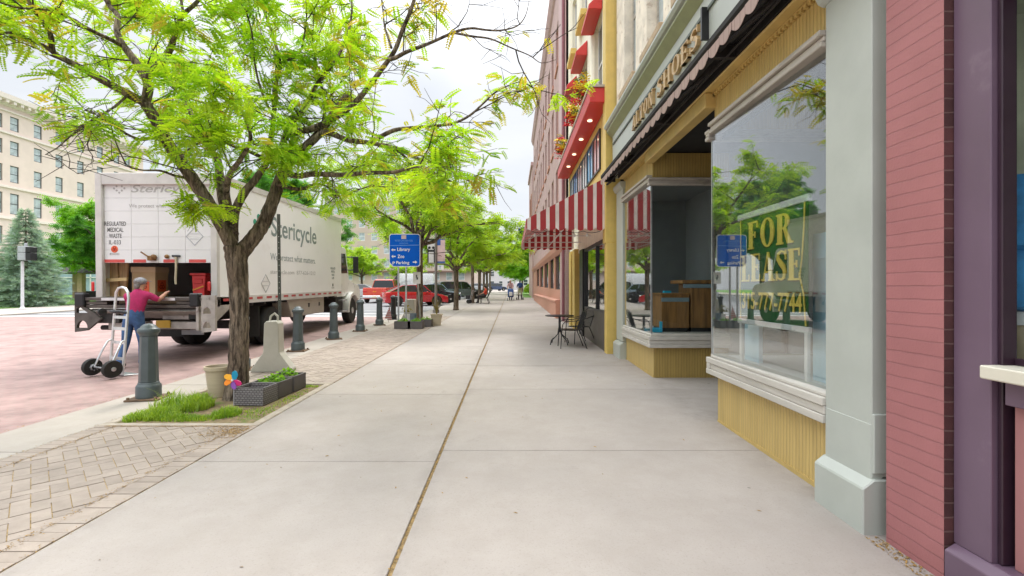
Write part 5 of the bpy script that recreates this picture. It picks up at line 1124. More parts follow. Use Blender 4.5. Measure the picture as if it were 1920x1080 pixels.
mb = MB(); mb.box(-.15, .15, -.25, -.08, 1.05, 1.45); mb.box(-.11, .11, -.3, -.25, 1.1, 1.3); tag(mb.build('backpack', navy, bevel=.04, seg=2), 'navy backpack worn by the dark haired walker', 'backpack').location = g2
def stroller(loc, rz, body, bag, label):
    t = thing('stroller', label, 'stroller', loc, rz, local=True)
    mb = MB()
    for sx in (-1, 1): mb.tube([(sx * .25, -.35, 1.02), (sx * .25, .05, .5), (sx * .24, .4, .12)], .014, 6); mb.tube([(sx * .25, .3, .62), (sx * .25, -.25, .12)], .014, 6)
    mb.tube([(-.25, -.35, 1.02), (.25, -.35, 1.02)], .016, 6); mb.build('frame', M['steel'], t)
    for sx in (-1, 1):
        for y, r in ((.4, .1), (-.25, .12)): mb = MB(); mb.lathe([(r * .5, -.02), (r, -.02), (r, .02), (r * .5, .02)], (sx * .27, y, r), 14, 'x'); mb.build('wheel', M['rubber'], t, smooth=True)
    if body: mb = MB(); mb.prism([(.3, .3), (.36, .5), (.1, .95), (-.22, 1.0), (-.26, .9), (-.15, .45), (-.1, .28)], 'x', -.24, .24); mb.build('seat', body, t, bevel=.04)
    if bag: mb = MB(); mb.box(-.15, .13, .37, .46, .4, .72); mb.build('bag', bag, t, bevel=.03)
    return t
stroller(g1 + Vector((0, -.62, -.006)), R(180), navy, M['white'], 'navy stroller with a white bag pushed by the blond person')
stroller(g2 + Vector((.0, .55, .006)), R(4), None, None, 'bare pale frame on wheels pushed by the backpack walker')
# person on a bench facing the street
gb = Gp(908, 569); bn = thing('bench', 'dark green slatted bench facing the street under the trees', 'bench', gb, R(90), local=True)
dg_ = mat('dark_green_slat', (.02, .05, .025), .5, var=.2)
mb = MB()
for i in range(5): mb.box(-.8, .8, -.2 + .1 * i, -.12 + .1 * i, .42, .45)
mb.build('seat', dg_, bn); mb = MB()
for i in range(5): mb.obox((0, -.27 - .05 * i, .52 + .1 * i), (1.6, .025, .085), Matrix.Rotation(R(-22), 3, 'X'))
mb.build('backrest', dg_, bn)
for sx in (-.7, .7): mb = MB(); mb.tube([(sx, .25, 0), (sx, .22, .42), (sx, -.22, .42), (sx, -.48, .98)], .025, 6); mb.tube([(sx, -.22, .42), (sx, -.38, 0)], .025, 6); mb.build('leg', M['black'], bn)
sit = dict(pelvis=X((0, -.08, .55)), waist=X((0, -.12, .68)), chest=X((0, -.15, .92)), neck=X((0, -.13, 1.07)), head=X((0, -.07, 1.2)), shL=X((-.17, -.14, 1.0)), elL=X((-.22, .02, .78)), wrL=X((-.12, .22, .7)), shR=X((.17, -.14, 1.0)), elR=X((.22, .02, .78)), wrR=X((.12, .22, .7)),
           hipL=X((-.1, -.05, .53)), knL=X((-.12, .38, .55)), anL=X((-.12, .4, .1)), toL=X((-.12, .55, .05)), hipR=X((.1, -.05, .53)), knR=X((.12, .38, .55)), anR=X((.12, .48, .1)), toR=X((.12, .63, .05)), palmL=X((0, 0, -1)), palmR=X((0, 0, -1)))
human('person', 'person in orange red shirt sitting on the dark green bench', sit, [mat('orange_red_shirt', (.65, .08, .04), .85), legs, skin, shoe], gb + Vector((.0, -.35, 0)), R(90), blackhair)
ct = thing('shopping_cart', 'small black wheeled cart standing in front of the bench', 'cart', gb + Vector((-1.0, -.1, 0)), R(80), local=True)
mb = MB(); mb.tube([(-.2, -.2, .95), (-.2, .0, .3), (-.2, .3, .3)], .014, 6); mb.tube([(.2, -.2, .95), (.2, .0, .3), (.2, .3, .3)], .014, 6); mb.tube([(-.2, -.2, .95), (.2, -.2, .95)], .014, 6); mb.build('frame', M['steel'], ct)
mb = MB(); mb.box(-.18, .18, .0, .32, .32, .62); mb.build('basket', M['black'], ct, bevel=.02)
for sx in (-1, 1): mb = MB(); mb.lathe([(.08, -.02), (.15, -.02), (.15, .02), (.08, .02)], (sx * .23, .1, .15), 14, 'x'); mb.build('wheel', M['rubber'], ct, smooth=True)

# ------------------------------------------------------------------ cafe table and chair
ca = Vector((1.22, 12.3, gz(12.3)))
tb = thing('cafe_table', 'round black metal cafe table outside the corner cafe', 'table', ca, local=True)
mb = MB(); mb.lathe([(.36, .715), (.37, .72), (.37, .735), (.36, .74)], n=28); mb.build('table_top', M['black'], tb, smooth=True)
mb = MB(); mb.tube([(0, 0, .3), (0, 0, .715)], .03, 8)
mb.build('pedestal', M['black'], tb)
for k in range(4): a = R(35 + 90 * k); c_, s_ = math.cos(a), math.sin(a); mb = MB(); mb.tube([(.03 * c_, .03 * s_, .42), (.06 * c_, .06 * s_, .26), (.2 * c_, .2 * s_, .15), (.27 * c_, .27 * s_, .12), (.31 * c_, .31 * s_, .0)], .013, 6); mb.build('leg', M['black'], tb)
def cafechair(loc, rz, label):
    t = thing('cafe_chair', label, 'chair', loc, rz, 'cafe chairs', local=True)
    mb = MB(); mb.prism([(-.22, -.2), (.22, -.2), (.24, .1), (.2, .22), (-.2, .22), (-.24, .1)], 'z', .425, .44); mb.build('seat', M['black'], t, bevel=.004)
    mb = MB()
    for i in range(9): x = -.2 + .05 * i; mb.tube([(x, -.2, .44), (x * 1.05, -.27, .62), (x * 1.1, -.33, .86)], .006, 5)
    mb.tube([(-.23, -.21, .44), (-.24, -.28, .66), (-.25, -.35, .84), (-.12, -.37, .9), (0, -.375, .915), (.12, -.37, .9), (.25, -.35, .84), (.24, -.28, .66), (.23, -.21, .44)], .011, 6); mb.build('backrest', M['black'], t)
    for sx in (-1, 1):
        mb = MB(); mb.tube([(sx * .25, -.32, .72), (sx * .28, -.1, .66), (sx * .28, .16, .65), (sx * .26, .22, .58), (sx * .24, .24, .42), (sx * .25, .27, 0)], .011, 6); mb.build('leg', M['black'], t)
        mb = MB(); mb.tube([(sx * .22, -.18, .43), (sx * .24, -.28, .2), (sx * .26, -.36, 0)], .011, 6); mb.build('leg', M['black'], t)
    return t
cafechair(ca + Vector((.2, -.62, -.008)), R(92), 'black metal cafe chair in front of the table, facing the street')
cafechair(ca + Vector((.52, .22, .003)), R(112), 'black metal cafe chair between the round table and the cafe door')

# ------------------------------------------------------------------ wayfinding sign, notice, banner pole
M['signblue'] = mat('sign_blue', (.002, .1, .52), .7, var=.03, spec=.15)
sy_ = 16.9; sg = thing('wayfinding_sign', 'blue wayfinding sign listing Library, Zoo and Parking on two posts', 'sign', (-3.8, sy_, gz(sy_)))
A = P(729.5, 500, sy_); B = P(788, 438.5, sy_); w_, h_ = B.x - A.x, B.z - A.z; ch_ = .14
def rr(x0, z0, x1, z1, e): return [(x0 + ch_ - e * .4, z0), (x1 - .06, z0), (x1, z0 + .06), (x1, z1 - .06), (x1 - .06, z1), (x0 + .06, z1), (x0, z1 - .06), (x0, z0 + ch_ - e * .4)]
mb = MB(); mb.prism(rr(A.x, A.z, B.x, B.z, 0), 'y', sy_, sy_ + .02); mb.build('border', M['white'], sg)
mb = MB(); mb.prism(rr(A.x + .022, A.z + .022, B.x - .022, B.z - .022, .022), 'y', sy_ - .002, sy_ - .0005); mb.build('panel', M['signblue'], sg)
def st(px, py): p = P(px, py, sy_); return p.x, p.z
mb = MB(); x0, z0 = st(731, 461.2); x1, z1 = st(786, 459.8); mb.quad((x0, sy_ - .004, z0), (x1, sy_ - .004, z0 + .02), (x1, sy_ - .004, z0 + .045), (x0, sy_ - .004, z0 + .025)); mb.build('divider', mat('light_blue_line', (.1, .25, .62), .5), sg)
def sgtext(body, px0, px1, py0, py1, m_=M['white'], **k): x0, z0 = st(px0, py1); x1, z1 = st(px1, py0); text(body, x1 - x0, z1 - z0, m_, sg, (x0, sy_ - .0025, z0), Ux, UZ, **k)
sgtext('Library', 745, 769, 464.5, 472.5, off=.02); sgtext('Zoo', 745.5, 758, 477.5, 484, off=.02); sgtext('Parking', 743, 767.5, 489.5, 497, off=.02); sgtext('P', 736, 740.5, 490.5, 496, off=.02)
mblue = mat('pale_blue_lettering', (.12, .3, .6), .5); sgtext('WATERTOWN NEW YORK', 740.5, 774, 449.5, 453, mblue); sgtext('DOWNTOWN', 749, 765, 455, 457.3, mblue)
mb = MB(); x0, z0 = st(752.8, 448); x1, z1 = st(761.5, 441); mb.cur = 0; mb.box(x0, x1, sy_ - .004, sy_ - .002, z0, z1); mb.cur = 1
for i in range(3):
    for j in range(3): mb.box(x0 + (x1 - x0) * (.12 + .28 * i), x0 + (x1 - x0) * (.3 + .28 * i), sy_ - .0055, sy_ - .0042, z0 + (z1 - z0) * (.15 + .27 * j), z0 + (z1 - z0) * (.32 + .27 * j))
mb.build('emblem', [mat('emblem_cream', (.65, .5, .42), .5), mat('emblem_rose', (.42, .3, .36), .5)], sg)
def arrow(px, py, d):
    x, z = st(px, py); mb = MB(); mb.plate([(x - d * .075, z), (x - d * .01, z + .055), (x - d * .01, z + .02), (x + d * .075, z + .02), (x + d * .075, z - .02), (x - d * .01, z - .02), (x - d * .01, z - .055)], [], 'y', sy_ - .004, sy_ - .0025); mb.build('arrow', M['white'], sg)
arrow(737.5, 468.5, 1); arrow(737.8, 480.8, 1); arrow(778, 491.5, -1)
for px_ in (746.5, 761): x = P(px_, 500, sy_).x; mb = MB(); mb.box(x - .025, x + .025, sy_ + .021, sy_ + .07, gz(sy_), A.z + h_ - .05); mb.build('post', M['steel'], sg)
ny = 17.25; nt_ = thing('notice_board', 'small white notice panel on a metal stake by the young tree', 'notice', (-3.3, ny, gz(ny)))
a = P(774.5, 532, ny); b = P(788.5, 510, ny); mb = MB(); mb.box(a.x, b.x, ny, ny + .012, a.z, b.z); mb.build('panel', M['white'], nt_, bevel=.002)
mb = MB(); mb.box(a.x + .1, a.x + .15, ny - .003, ny - .0005, b.z - .2, b.z - .1); mb.box(a.x + .12, a.x + .18, ny - .003, ny - .0005, b.z - .27, b.z - .19); mb.build('symbol', M['darktext'], nt_)
mb = MB(); mb.bar((a.x + .17, ny + .03, a.z + .05), (a.x + .3, ny - .1, gz(ny)), .05, .03); mb.build('stake', M['steel'], nt_)
# banner pole
by = 24.6; bp = thing('banner_pole', 'tall grey street pole with a black and white banner and a flag banner', 'pole', (-3.92, by, gz(by)))
bxm = P(817.5, 500, by).x; gpm = mat('grey_brown_pole', (.17, .15, .13), .5, .3)
mb = MB(); mb.lathe([(.17, 0), (.17, .12), (.13, .2), (.1, .4), (.075, .6), (.065, 5.2)], (bxm, by, gz(by)), 14); mb.tube([(bxm, by, gz(by) + 5.2), (bxm - .4, by, gz(by) + 5.6), (bxm - 1.2, by, gz(by) + 5.7)], .04, 8); mb.build('pole', gpm, bp, smooth=True)
def ban_(px0, py0, px1, py1, m_, nm): a = P(px0, py1, by); b = P(px1, py0, by); mb = MB(); mb.box(a.x, b.x, by - .006, by + .006, a.z, b.z); o = mb.build(nm, m_, bp); return a, b, o
a, b, o1 = ban_(801.5, 448, 815.5, 492.5, mat('white_black_banner', (.55, .54, .52), .8), 'banner')
mb = MB(); mb.box(a.x, b.x, by - .009, by - .0065, b.z - .08, b.z); mb.box(a.x, a.x + .06, by - .009, by - .0065, a.z, b.z - .5); mb.box(a.x + .06, b.x, by - .009, by - .0065, a.z + .55, a.z + .66); mb.box(b.x - .06, b.x, by - .009, by - .0065, a.z, b.z - .5)
for k in range(2): mb.lathe([(.07, by - .009), (.07, by - .0065)], (a.x + .1 + .2 * k, 0, b.z - .45), 12, 'y')
mb.build('print', M['black'], o1); text('XXX', .3, .13, M['black'], o1, (a.x + .04, by - .007, b.z - .28), Ux, UZ, off=.02) if False else None
a, b, o2 = ban_(819.5, 448, 834.5, 493, mat('pale_rose_banner', (.58, .42, .4), .8), 'banner')
mb = MB(); mb.box(a.x, b.x, by - .009, by - .0065, a.z, a.z + .08); mb.box(a.x, b.x, by - .009, by - .0065, b.z - .05, b.z); mb.box(a.x, a.x + .18, by - .009, by - .0065, b.z - .33, b.z - .05); mb.build('blue_field', mat('banner_blue', (.03, .1, .32), .7), o2)
for z in (P(0, 446.5, by).z, P(0, 494, by).z): mb = MB(); mb.tube([(P(801, 0, by).x, by, z), (P(836, 0, by).x, by, z)], .018, 6); mb.build('banner_arm', gpm, bp)
a, b, o3 = ban_(820, 497, 832, 506, M['white'], 'small_sign'); text('T', .12, .16, mat('sign_teal', (.02, .2, .4), .5), o3, (a.x + .08, by - .0065, a.z + .05), Ux, UZ, off=.02)
# planters round the young tree
gpg = 'dark planter boxes round the sign'
for px_, py_, w_, lab, n_ in ((754, 617, .55, 'wide dark planter box left of the young tree under the blue sign', 170), (778, 617, .5, 'dark planter box in front of the young tree trunk', 120), (797, 613, .42, 'dark planter box between the young tree and the square tan pot', 120)):
    g = Gp(px_, py_); planter(g + Vector((0, .2, 0)), w_, .4, .26, lab, M['wickflat'], 0, n_, int(px_), gpg)
g = Gp(817, 611); t = thing('plant_pot', 'square tan pot with dry grassy plant right of the dark planters', 'pot', g + Vector((0, .2, 0)), local=True); potmesh(.15, .22, .42, True).build('pot', M['tan'], t)
mb = MB(); q = random.Random(3)
for i in range(40): a = q.uniform(0, 6.28); r = q.uniform(.02, .16); mb.tube([(0, 0, .36), (r * .4 * math.cos(a), r * .4 * math.sin(a), .6), (r * 1.6 * math.cos(a), r * 1.6 * math.sin(a), .6 + q.uniform(.1, .5))], [.006, .005, .002], 4)
mb.build('plant', mat('dry_stem', (.25, .2, .06), .8, var=.4), t)
g = Gp(775, 612); t = thing('metal_bucket', 'blue grey metal bucket among the dark planters', 'bucket', g + Vector((-.05, .5, 0)), local=True); mb = MB(); mb.lathe([(.13, .0), (.17, .42), (.18, .42), (.18, .44), (.16, .44), (.12, .05)], n=18); mb.build('bucket', mat('blue_grey_metal', (.2, .26, .32), .4, .5), t, smooth=True)
g = Gp(760, 608); b2 = thing('concrete_barrier', 'beige concrete barrier block behind the blue sign posts', 'barrier', g + Vector((0, .7, 0)), local=True); mb = MB(); mb.prism([(-.4, 0), (.4, 0), (.38, .06), (.22, .36), (.17, .92), (-.17, .92), (-.22, .36), (-.38, .06)], 'y', 0, .5); mb.build('body', M['oldconc'], b2, bevel=.015)
g = Gp(757, 611); t = thing('white_pot', 'white pot with straggly brown plant beside the sign post', 'pot', g + Vector((.1, .35, 0)), local=True); potmesh(.1, .14, .4).build('pot', M['white'], t, smooth=True); mb = MB(); leafplant(mb, 70, .22, .35, .09, 21, (-.05, 0, .4)); mb.build('plant', leafmat('straggly_leaf', (.2, .18, .04), (.3, .24, .08), .4), t)
# pedestrian signal on the far corner
gs = Gp(42, 580.5); sp = thing('pedestrian_signal', 'grey pedestrian signal box on a white pole by the spruce', 'signal', gs)
zz = lambda py: P(0, py, gs.y).z
mb = MB(); mb.lathe([(.16, 0), (.16, .06), (.1, .12), (.075, .2), (.07, zz(490) - gs.z)], gs, 14); mb.build('pole', mat('pale_grey_pole', (.6, .6, .62), .5), sp, smooth=True)
mb = MB(); mb.box(gs.x - .1, gs.x + .36, gs.y - .2, gs.y + .2, zz(488), zz(474)); mb.box(gs.x - .1, gs.x + .36, gs.y - .2, gs.y + .2, zz(473.4), zz(462)); mb.tube([gs + Vector((.2, 0, zz(462) - gs.z)), gs + Vector((.2, 0, zz(456) - gs.z))], .08, 8); mb.build('signal_box', mat('signal_grey', (.36, .38, .4), .5), sp, bevel=.02)
mb = MB(); mb.box(gs.x + .361, gs.x + .66, gs.y - .2, gs.y + .2, zz(488), zz(474)); mb.box(gs.x + .361, gs.x + .66, gs.y - .2, gs.y + .2, zz(473.4), zz(463)); mb.build('visor', M['black'], sp, bevel=.02)
# ================================================================== TREES
M['bark'] = (lambda t: (lambda p: (t.pbr(t.mixc(t.ramp(t.noise(t.scl(p, (14, 14, 2.2)), 1.6, 9, .7, .4), .36, .66), (.045, .034, .026), t.mixc(t.ramp(t.noise(p, 2.5, 5), .4, .7), (.29, .215, .155), (.37, .3, .225))), .9, 0, t.bump(t.noise(t.scl(p, (14, 14, 2.2)), 1.6, 9, .7, .4), 1.0, .05), .2), t.m)[1])(t.obj()))(NT('locust_bark'))
M['twig'] = mat('twig_bark', (.06, .045, .035), .9, var=.3, scale=10)
M['leaf_a'] = leafmat('locust_leaf', (.2, .43, .016), (.56, .69, .035), .54)
M['leaf_b'] = leafmat('locust_leaf_yellowing', (.5, .52, .03), (.55, .36, .07), .5)
M['leaf_f'] = leafmat('street_tree_leaf', (.19, .4, .016), (.5, .62, .04), .5)
M['leaf_m'] = leafmat('maple_leaf', (.1, .32, .015), (.3, .54, .025), .45)
M['leaf_d'] = leafmat('dark_tree_leaf', (.05, .2, .025), (.15, .36, .04), .4)
M['needle'] = leafmat('blue_spruce_needle', (.22, .34, .27), (.46, .58, .5), .3)

def fastmesh(name, V, Q, mats, idx=None):
    me = bpy.data.meshes.new(name); nv, nq, k = len(V), len(Q), Q.shape[1]
    me.vertices.add(nv); me.vertices.foreach_set('co', np.ascontiguousarray(V, dtype=np.float32).ravel())
    me.loops.add(nq * k); me.loops.foreach_set('vertex_index', np.ascontiguousarray(Q, dtype=np.int32).ravel())
    me.polygons.add(nq); me.polygons.foreach_set('loop_start', np.arange(0, nq * k, k, dtype=np.int32))
    try: me.polygons.foreach_set('loop_total', np.full(nq, k, dtype=np.int32))
    except Exception: pass
    for m_ in mats: me.materials.append(m_)
    if idx is not None: me.polygons.foreach_set('material_index', idx.astype(np.int32))
    me.update(calc_edges=True); return me
def pinnate(pairs, L, ll, lw, droop=.25, rach=True):
    V = []; Q = []
    for i in range(pairs):
        x = L * (.12 + .85 * i / (pairs - 1)); f = 1 - .45 * abs(i / (pairs - 1) - .4); z = -droop * L * (x / L) ** 2
        for s in (-1, 1):
            b = np.array((x, 0, z)); t = np.array((x + ll * .35 * f, s * ll * f, z - ll * .2)); m_ = (b + t) / 2; n = len(V)
            V += [b, m_ + np.array((lw * f, -s * lw * .3, 0)), t, m_ - np.array((lw * f, -s * lw * .3, 0))]; Q.append((n, n + 1, n + 2, n + 3))
    return np.array(V), np.array(Q)
def spray(pos, dirs, sc, tmpl, rng, flat=.7):
    V, Q = tmpl; N = len(pos); x = dirs / np.linalg.norm(dirs, axis=1, keepdims=True)
    up = rng.normal(0, 1, (N, 3)) * (1 - flat); up[:, 2] += 1
    y = np.cross(up, x); y /= np.linalg.norm(y, axis=1, keepdims=True) + 1e-9; z = np.cross(x, y)
    Rm = np.stack([x, y, z], axis=1)                      # rows are the axes
    W = np.einsum('vk,nkj->nvj', V, Rm) * sc[:, None, None] + pos[:, None, :]
    QQ = Q[None] + (np.arange(N) * len(V))[:, None, None]
    return W.reshape(-1, 3), QQ.reshape(-1, Q.shape[1])
T_NEAR = pinnate(8, .215, .054, .0165); T_FAR = pinnate(5, .36, .11, .034)
def grow(p, d, ln, n, rng, wob=.25, rise=.05):
    pts = [np.array(p, float)]; d = np.array(d, float); d /= np.linalg.norm(d)
    for i in range(n):
        d = d + rng.normal(0, wob, 3) * .5; d[2] += rise; d /= np.linalg.norm(d); pts.append(pts[-1] + d * ln / n)
    return pts
class Twigs:
    def __init__(s): s.mb = MB(); s.p = []; s.d = []; s.s = []; s.k = []
    def leaves(s, pts, n, rng, size, kind, spread=.05):
        for i in range(n):
            t = rng.uniform(.15, 1) * (len(pts) - 1); a = int(min(t, len(pts) - 2)); q = pts[a] + (pts[a + 1] - pts[a]) * (t - a)
            d = pts[a + 1] - pts[a]; d = d / (np.linalg.norm(d) + 1e-9) * .5 + rng.normal(0, .75, 3); d[2] = d[2] * .4 - .18
            s.p.append(q + rng.normal(0, spread, 3)); s.d.append(d); s.s.append(size * rng.uniform(.55, 1.25)); s.k.append(1 if rng.random() < kind else 0)
def clad(T, pts, rad, rng, dens, leaf, kind, l2=(.5, 1.2), tmax=1.0, start=.25, nleaf=5, tw=1.0, size=1.0):
    """side branches, twigs and leaves along one limb"""
    P_ = [np.array(p, float) for p in pts]; seg = [np.linalg.norm(b - a) for a, b in zip(P_, P_[1:])]; tot = sum(seg)
    n = max(1, int(tot * dens))
    for i in range(n):
        u = (start + (1 - start) * (i + rng.random()) / n) * tot; k = 0
        while k < len(seg) - 1 and u > seg[k]: u -= seg[k]; k += 1
        b = P_[k] + (P_[k + 1] - P_[k]) * min(1, u / seg[k]); ax = (P_[k + 1] - P_[k]) / seg[k]
        d = rng.normal(0, 1, 3); d -= ax * d.dot(ax); d /= np.linalg.norm(d) + 1e-9; d = d * .9 + ax * .55; d[2] = d[2] * .45 + .12
        L_ = rng.uniform(*l2); q = grow(b, d, L_, 6, rng, .3, .03); r0 = .011 * (L_ / .9)
        T.mb.tube([Vector(x) for x in q], list(np.linspace(r0, .0035, 7)), 5, False)
        for j in range(int(rng.uniform(3, 6) * tw)):
            m = rng.integers(1, 7); e = (q[m] - q[m - 1]); e = e / np.linalg.norm(e) * .6 + rng.normal(0, .7, 3); e[2] *= .5
            g_ = grow(q[m], e, rng.uniform(.2, .5), 3, rng, .3, -.02); T.mb.tube([Vector(x) for x in g_], [.0045, .004, .003, .002], 4, False)
            if leaf > 0 and (tw <= 1 or rng.random() < .62): T.leaves(g_, int(rng.poisson(nleaf * leaf)), rng, size, kind)
        if leaf > 0: T.leaves(q[3:], int(rng.poisson(nleaf * .7 * leaf)), rng, size, kind)

# ---- the near honey locust: limbs set out in real space from the trunk
TY = 6.64
def L3(pts, dep): # photo pixels + depth offsets (metres from the trunk plane)
    n = len(pts); out = []
    for i, (x, y) in enumerate(pts):
        d = dep[0] + (dep[1] - dep[0]) * i / max(1, n - 1); out.append(np.array(P(x, y, TY + d)))
    return out
lt = thing('honey_locust', 'large honey locust with thick leaning trunk in the planted pit', 'tree', (-3.84, TY, gz(TY)))
rng = np.random.default_rng(11)
trunk = L3([(443, 752), (445, 725), (447, 690), (448, 640), (449, 580), (447, 530), (444, 490), (442, 462)], (0, 0))
trad = [.185, .148, .132, .124, .121, .126, .14, .152]
mb = MB()
def limb(pts, r, n=10):
    P2 = [Vector(p) for p in pts]; out = []; rr_ = []
    for i in range(len(P2) - 1):          # smooth the polyline
        a, b = P2[i], P2[i + 1]; p0 = P2[max(i - 1, 0)]; p3 = P2[min(i + 2, len(P2) - 1)]
        for k in range(4):
            t = k / 4; out.append(.5 * ((2 * a) + (b - p0) * t + (2 * p0 - 5 * a + 4 * b - p3) * t * t + (3 * a - p0 - 3 * b + p3) * t ** 3)); rr_.append((r[i] + (r[i + 1] - r[i]) * t) * (1 + .05 * math.sin(i * 7 + k * 3)))
    out.append(P2[-1]); rr_.append(r[-1]); mb.tube(out, rr_, n); return [np.array(v) for v in out]
def lin(a, b, n): return list(np.linspace(a, b, n))
limb(trunk, trad, 18)
T = Twigs()
specs = [ # (pixels, depth range, radii, leaf density, yellowing, branch density, start)
 ([(444, 480), (425, 440), (400, 395), (372, 352), (345, 312), (314, 267), (290, 222), (272, 193)], (0, -.5), (.092, .064), .5, .05, 2.5, .45),
 ([(272, 193), (249, 181), (210, 160), (178, 142), (150, 126), (124, 113), (100, 98), (95, 65), (80, 41), (59, 12), (40, -30)], (-.5, -1.3), (.055, .014), .9, .12, 3.6, .1),
 ([(100, 98), (78, 84), (59, 77), (30, 62), (0, 64), (-40, 80)], (-1.0, -1.4), (.025, .008), .8, .25, 3.4, .1),
 ([(272, 193), (278, 166), (272, 145), (252, 113), (228, 80), (219, 56), (221, 30), (204, 9), (188, -25), (180, -70)], (-.5, -.1), (.06, .018), .95, .1, 3.4, .15),
 ([(226, 84), (205, 73), (181, 62), (148, 44), (118, 27), (89, 18), (38, 15), (0, 5)], (-.35, -1.6), (.03, .008), .9, .2, 3.5, .1),
 ([(274, 150), (290, 130), (308, 110), (320, 90), (326, 71), (335, 45), (344, 27), (370, 3), (390, -30)], (-.45, -.9), (.05, .018), 1.0, .08, 3.4, .15),
 ([(344, 27), (340, 0), (338, -50)], (-.8, -.7), (.02, .01), .8, .1, 3, .1),
 ([(438, 440), (418, 375), (412, 330), (408, 300), (394, 281), (376, 246), (352, 201), (335, 175), (299, 127), (285, 90)], (0, 1.5), (.07, .014), 1.1, .05, 3.6, .3),
 ([(438, 452), (440, 400), (458, 362), (476, 340), (490, 320), (502, 300), (508, 260), (513, 222), (518, 155), (525, 118), (509, 58), (491, 9), (484, -30)], (.02, .6), (.062, .012), 1.15, .05, 3.4, .3),
 ([(513, 222), (490, 170), (478, 120), (472, 60), (460, 20), (440, -10)], (.4, -.4), (.02, .007), .6, .1, 2.8, .1),
 ([(526, 118), (545, 110), (562, 98), (570, 70), (575, 20), (570, -20)], (.5, 1.0), (.02, .008), .6, .15, 2.8, .1),
 ([(446, 482), (462, 462), (480, 440), (496, 415), (513, 372), (526, 335), (540, 308), (558, 288), (572, 276), (602, 246), (627, 210), (651, 178)], (0, .5), (.108, .045), .6, .1, 1.8, .5),
 ([(541, 252), (565, 246), (587, 241), (615, 228), (639, 214), (669, 189), (694, 159), (715, 131), (740, 95), (755, 55), (768, 25), (778, -5), (790, -40)], (.4, -.3), (.05, .02), .4, .35, 2.6, .15),
 ([(728, 112), (742, 108), (761, 98), (785, 89), (810, 79), (853, 60), (883, 53), (910, 56), (938, 57), (969, 49), (985, 30), (992, 2)], (-.2, -.5), (.03, .004), .03, .6, 3.2, .1),
 ([(853, 62), (885, 68), (920, 73), (957, 89), (993, 104), (1015, 118), (1042, 112)], (-.4, -.5), (.016, .003), .0, .6, 2.8, .1),
 ([(734, 90), (726, 65), (721, 49), (718, 20), (714, -10)], (-.2, .3), (.016, .008), .3, .5, 3.0, .1),
 ([(571, 280), (590, 262), (611, 248), (651, 262), (694, 268), (743, 278), (779, 296), (816, 306), (850, 322), (880, 340)], (.3, -.4), (.05, .01), .75, .16, 3.4, .15),
 ([(694, 268), (712, 257), (740, 244), (770, 240), (801, 237), (847, 232), (880, 217), (905, 195), (930, 172), (957, 159), (985, 150)], (.1, .6), (.035, .005), .5, .5, 3.4, .1),
 ([(535, 325), (560, 330), (589, 326), (633, 328), (693, 324), (738, 323), (782, 312), (815, 325), (845, 340)], (.1, -.9), (.045, .01), 1.0, .12, 3.5, .2),
 ([(535, 318), (531, 270), (545, 235), (567, 209), (582, 182), (600, 150), (628, 115), (650, 70), (660, 20), (655, -20)], (.1, 1.2), (.05, .01), .8, .12, 3.2, .2),
 ([(602, 244), (610, 200), (603, 160), (590, 110), (600, 60), (620, 20)], (.5, 1.8), (.025, .008), .75, .2, 3, .1),
 ([(740, 278), (765, 300), (780, 330), (800, 350), (815, 345)], (.0, .8), (.02, .006), .7, .2, 3.5, .1),
 ([(360, 335), (330, 330), (300, 320), (260, 318), (220, 300)], (-.1, -1.0), (.022, .005), .25, .1, 3.4, .15),
 ([(410, 400), (392, 398), (374, 392), (356, 388), (344, 392)], (-.1, -.7), (.016, .004), 1.3, .05, 4.5, .2),
 ([(300, 250), (270, 262), (235, 250), (200, 225), (160, 232), (128, 250), (100, 262)], (-.4, -1.2), (.02, .004), .4, .2, 3.2, .25),
 ([(240, 178), (215, 200), (190, 215), (150, 240), (110, 275), (85, 290)], (-.7, -1.5), (.016, .004), .3, .3, 3.0, .2),
 ([(440, 420), (425, 370), (430, 330), (450, 300), (470, 260), (455, 210), (440, 160)], (.0, -1.3), (.05, .008), 1.15, .05, 3.6, .25),
 ([(500, 300), (470, 285), (440, 275), (405, 262), (370, 270), (340, 290)], (.1, -.8), (.03, .006), 1.1, .05, 3.8, .1),
 ([(520, 345), (560, 355), (600, 345), (640, 362), (690, 350), (720, 340)], (.1, 1.6), (.03, .006), .9, .08, 3.4, .15),
 # limbs above the frame that close the crown
 ([(204, 9), (180, -120), (150, -260), (170, -380)], (-.2, .6), (.03, .008), .8, .1, 2.6, .1),
 ([(491, 9), (500, -130), (520, -280), (500, -400)], (.5, .4), (.03, .008), .8, .1, 2.6, .1),
 ([(775, -5), (800, -140), (780, -260)], (-.2, .5), (.025, .008), .4, .4, 2.4, .1),
 ([(390, -30), (370, -150), (380, -300)], (-.7, -1.2), (.025, .008), .8, .1, 2.6, .1),
]
for px, dep, (ra, rb_), lf, yl_, dn, stt in specs:
    q = limb(L3(px, dep), lin(ra, rb_, len(px)), 12 if ra > .04 else 8)
    clad(T, q, None, rng, dn, lf, yl_, (.15, .42) if px[0] == (410, 400) else (.35, .95), start=stt, nleaf=10, tw=1.55)
    if lf > .02:                                            # leafy tip
        e = q[-1] - q[-4]; T.leaves(q[-6:], int(8 * lf), rng, 1, yl_)
tr_ = mb.build('trunk', M['bark'], lt, smooth='all')
T.mb.build('twigs', M['twig'], lt)
T.p, T.d, T.s, T.k = (np.array(q) for q in (T.p, T.d, T.s, T.k)); ok = ~((T.p[:, 0] < -4.5) & (T.p[:, 2] < 3.3))
V, Q = spray(T.p[ok] - np.array(lt.location), T.d[ok], T.s[ok], T_NEAR, rng)
kk = np.repeat(T.k[ok], len(T_NEAR[1]))
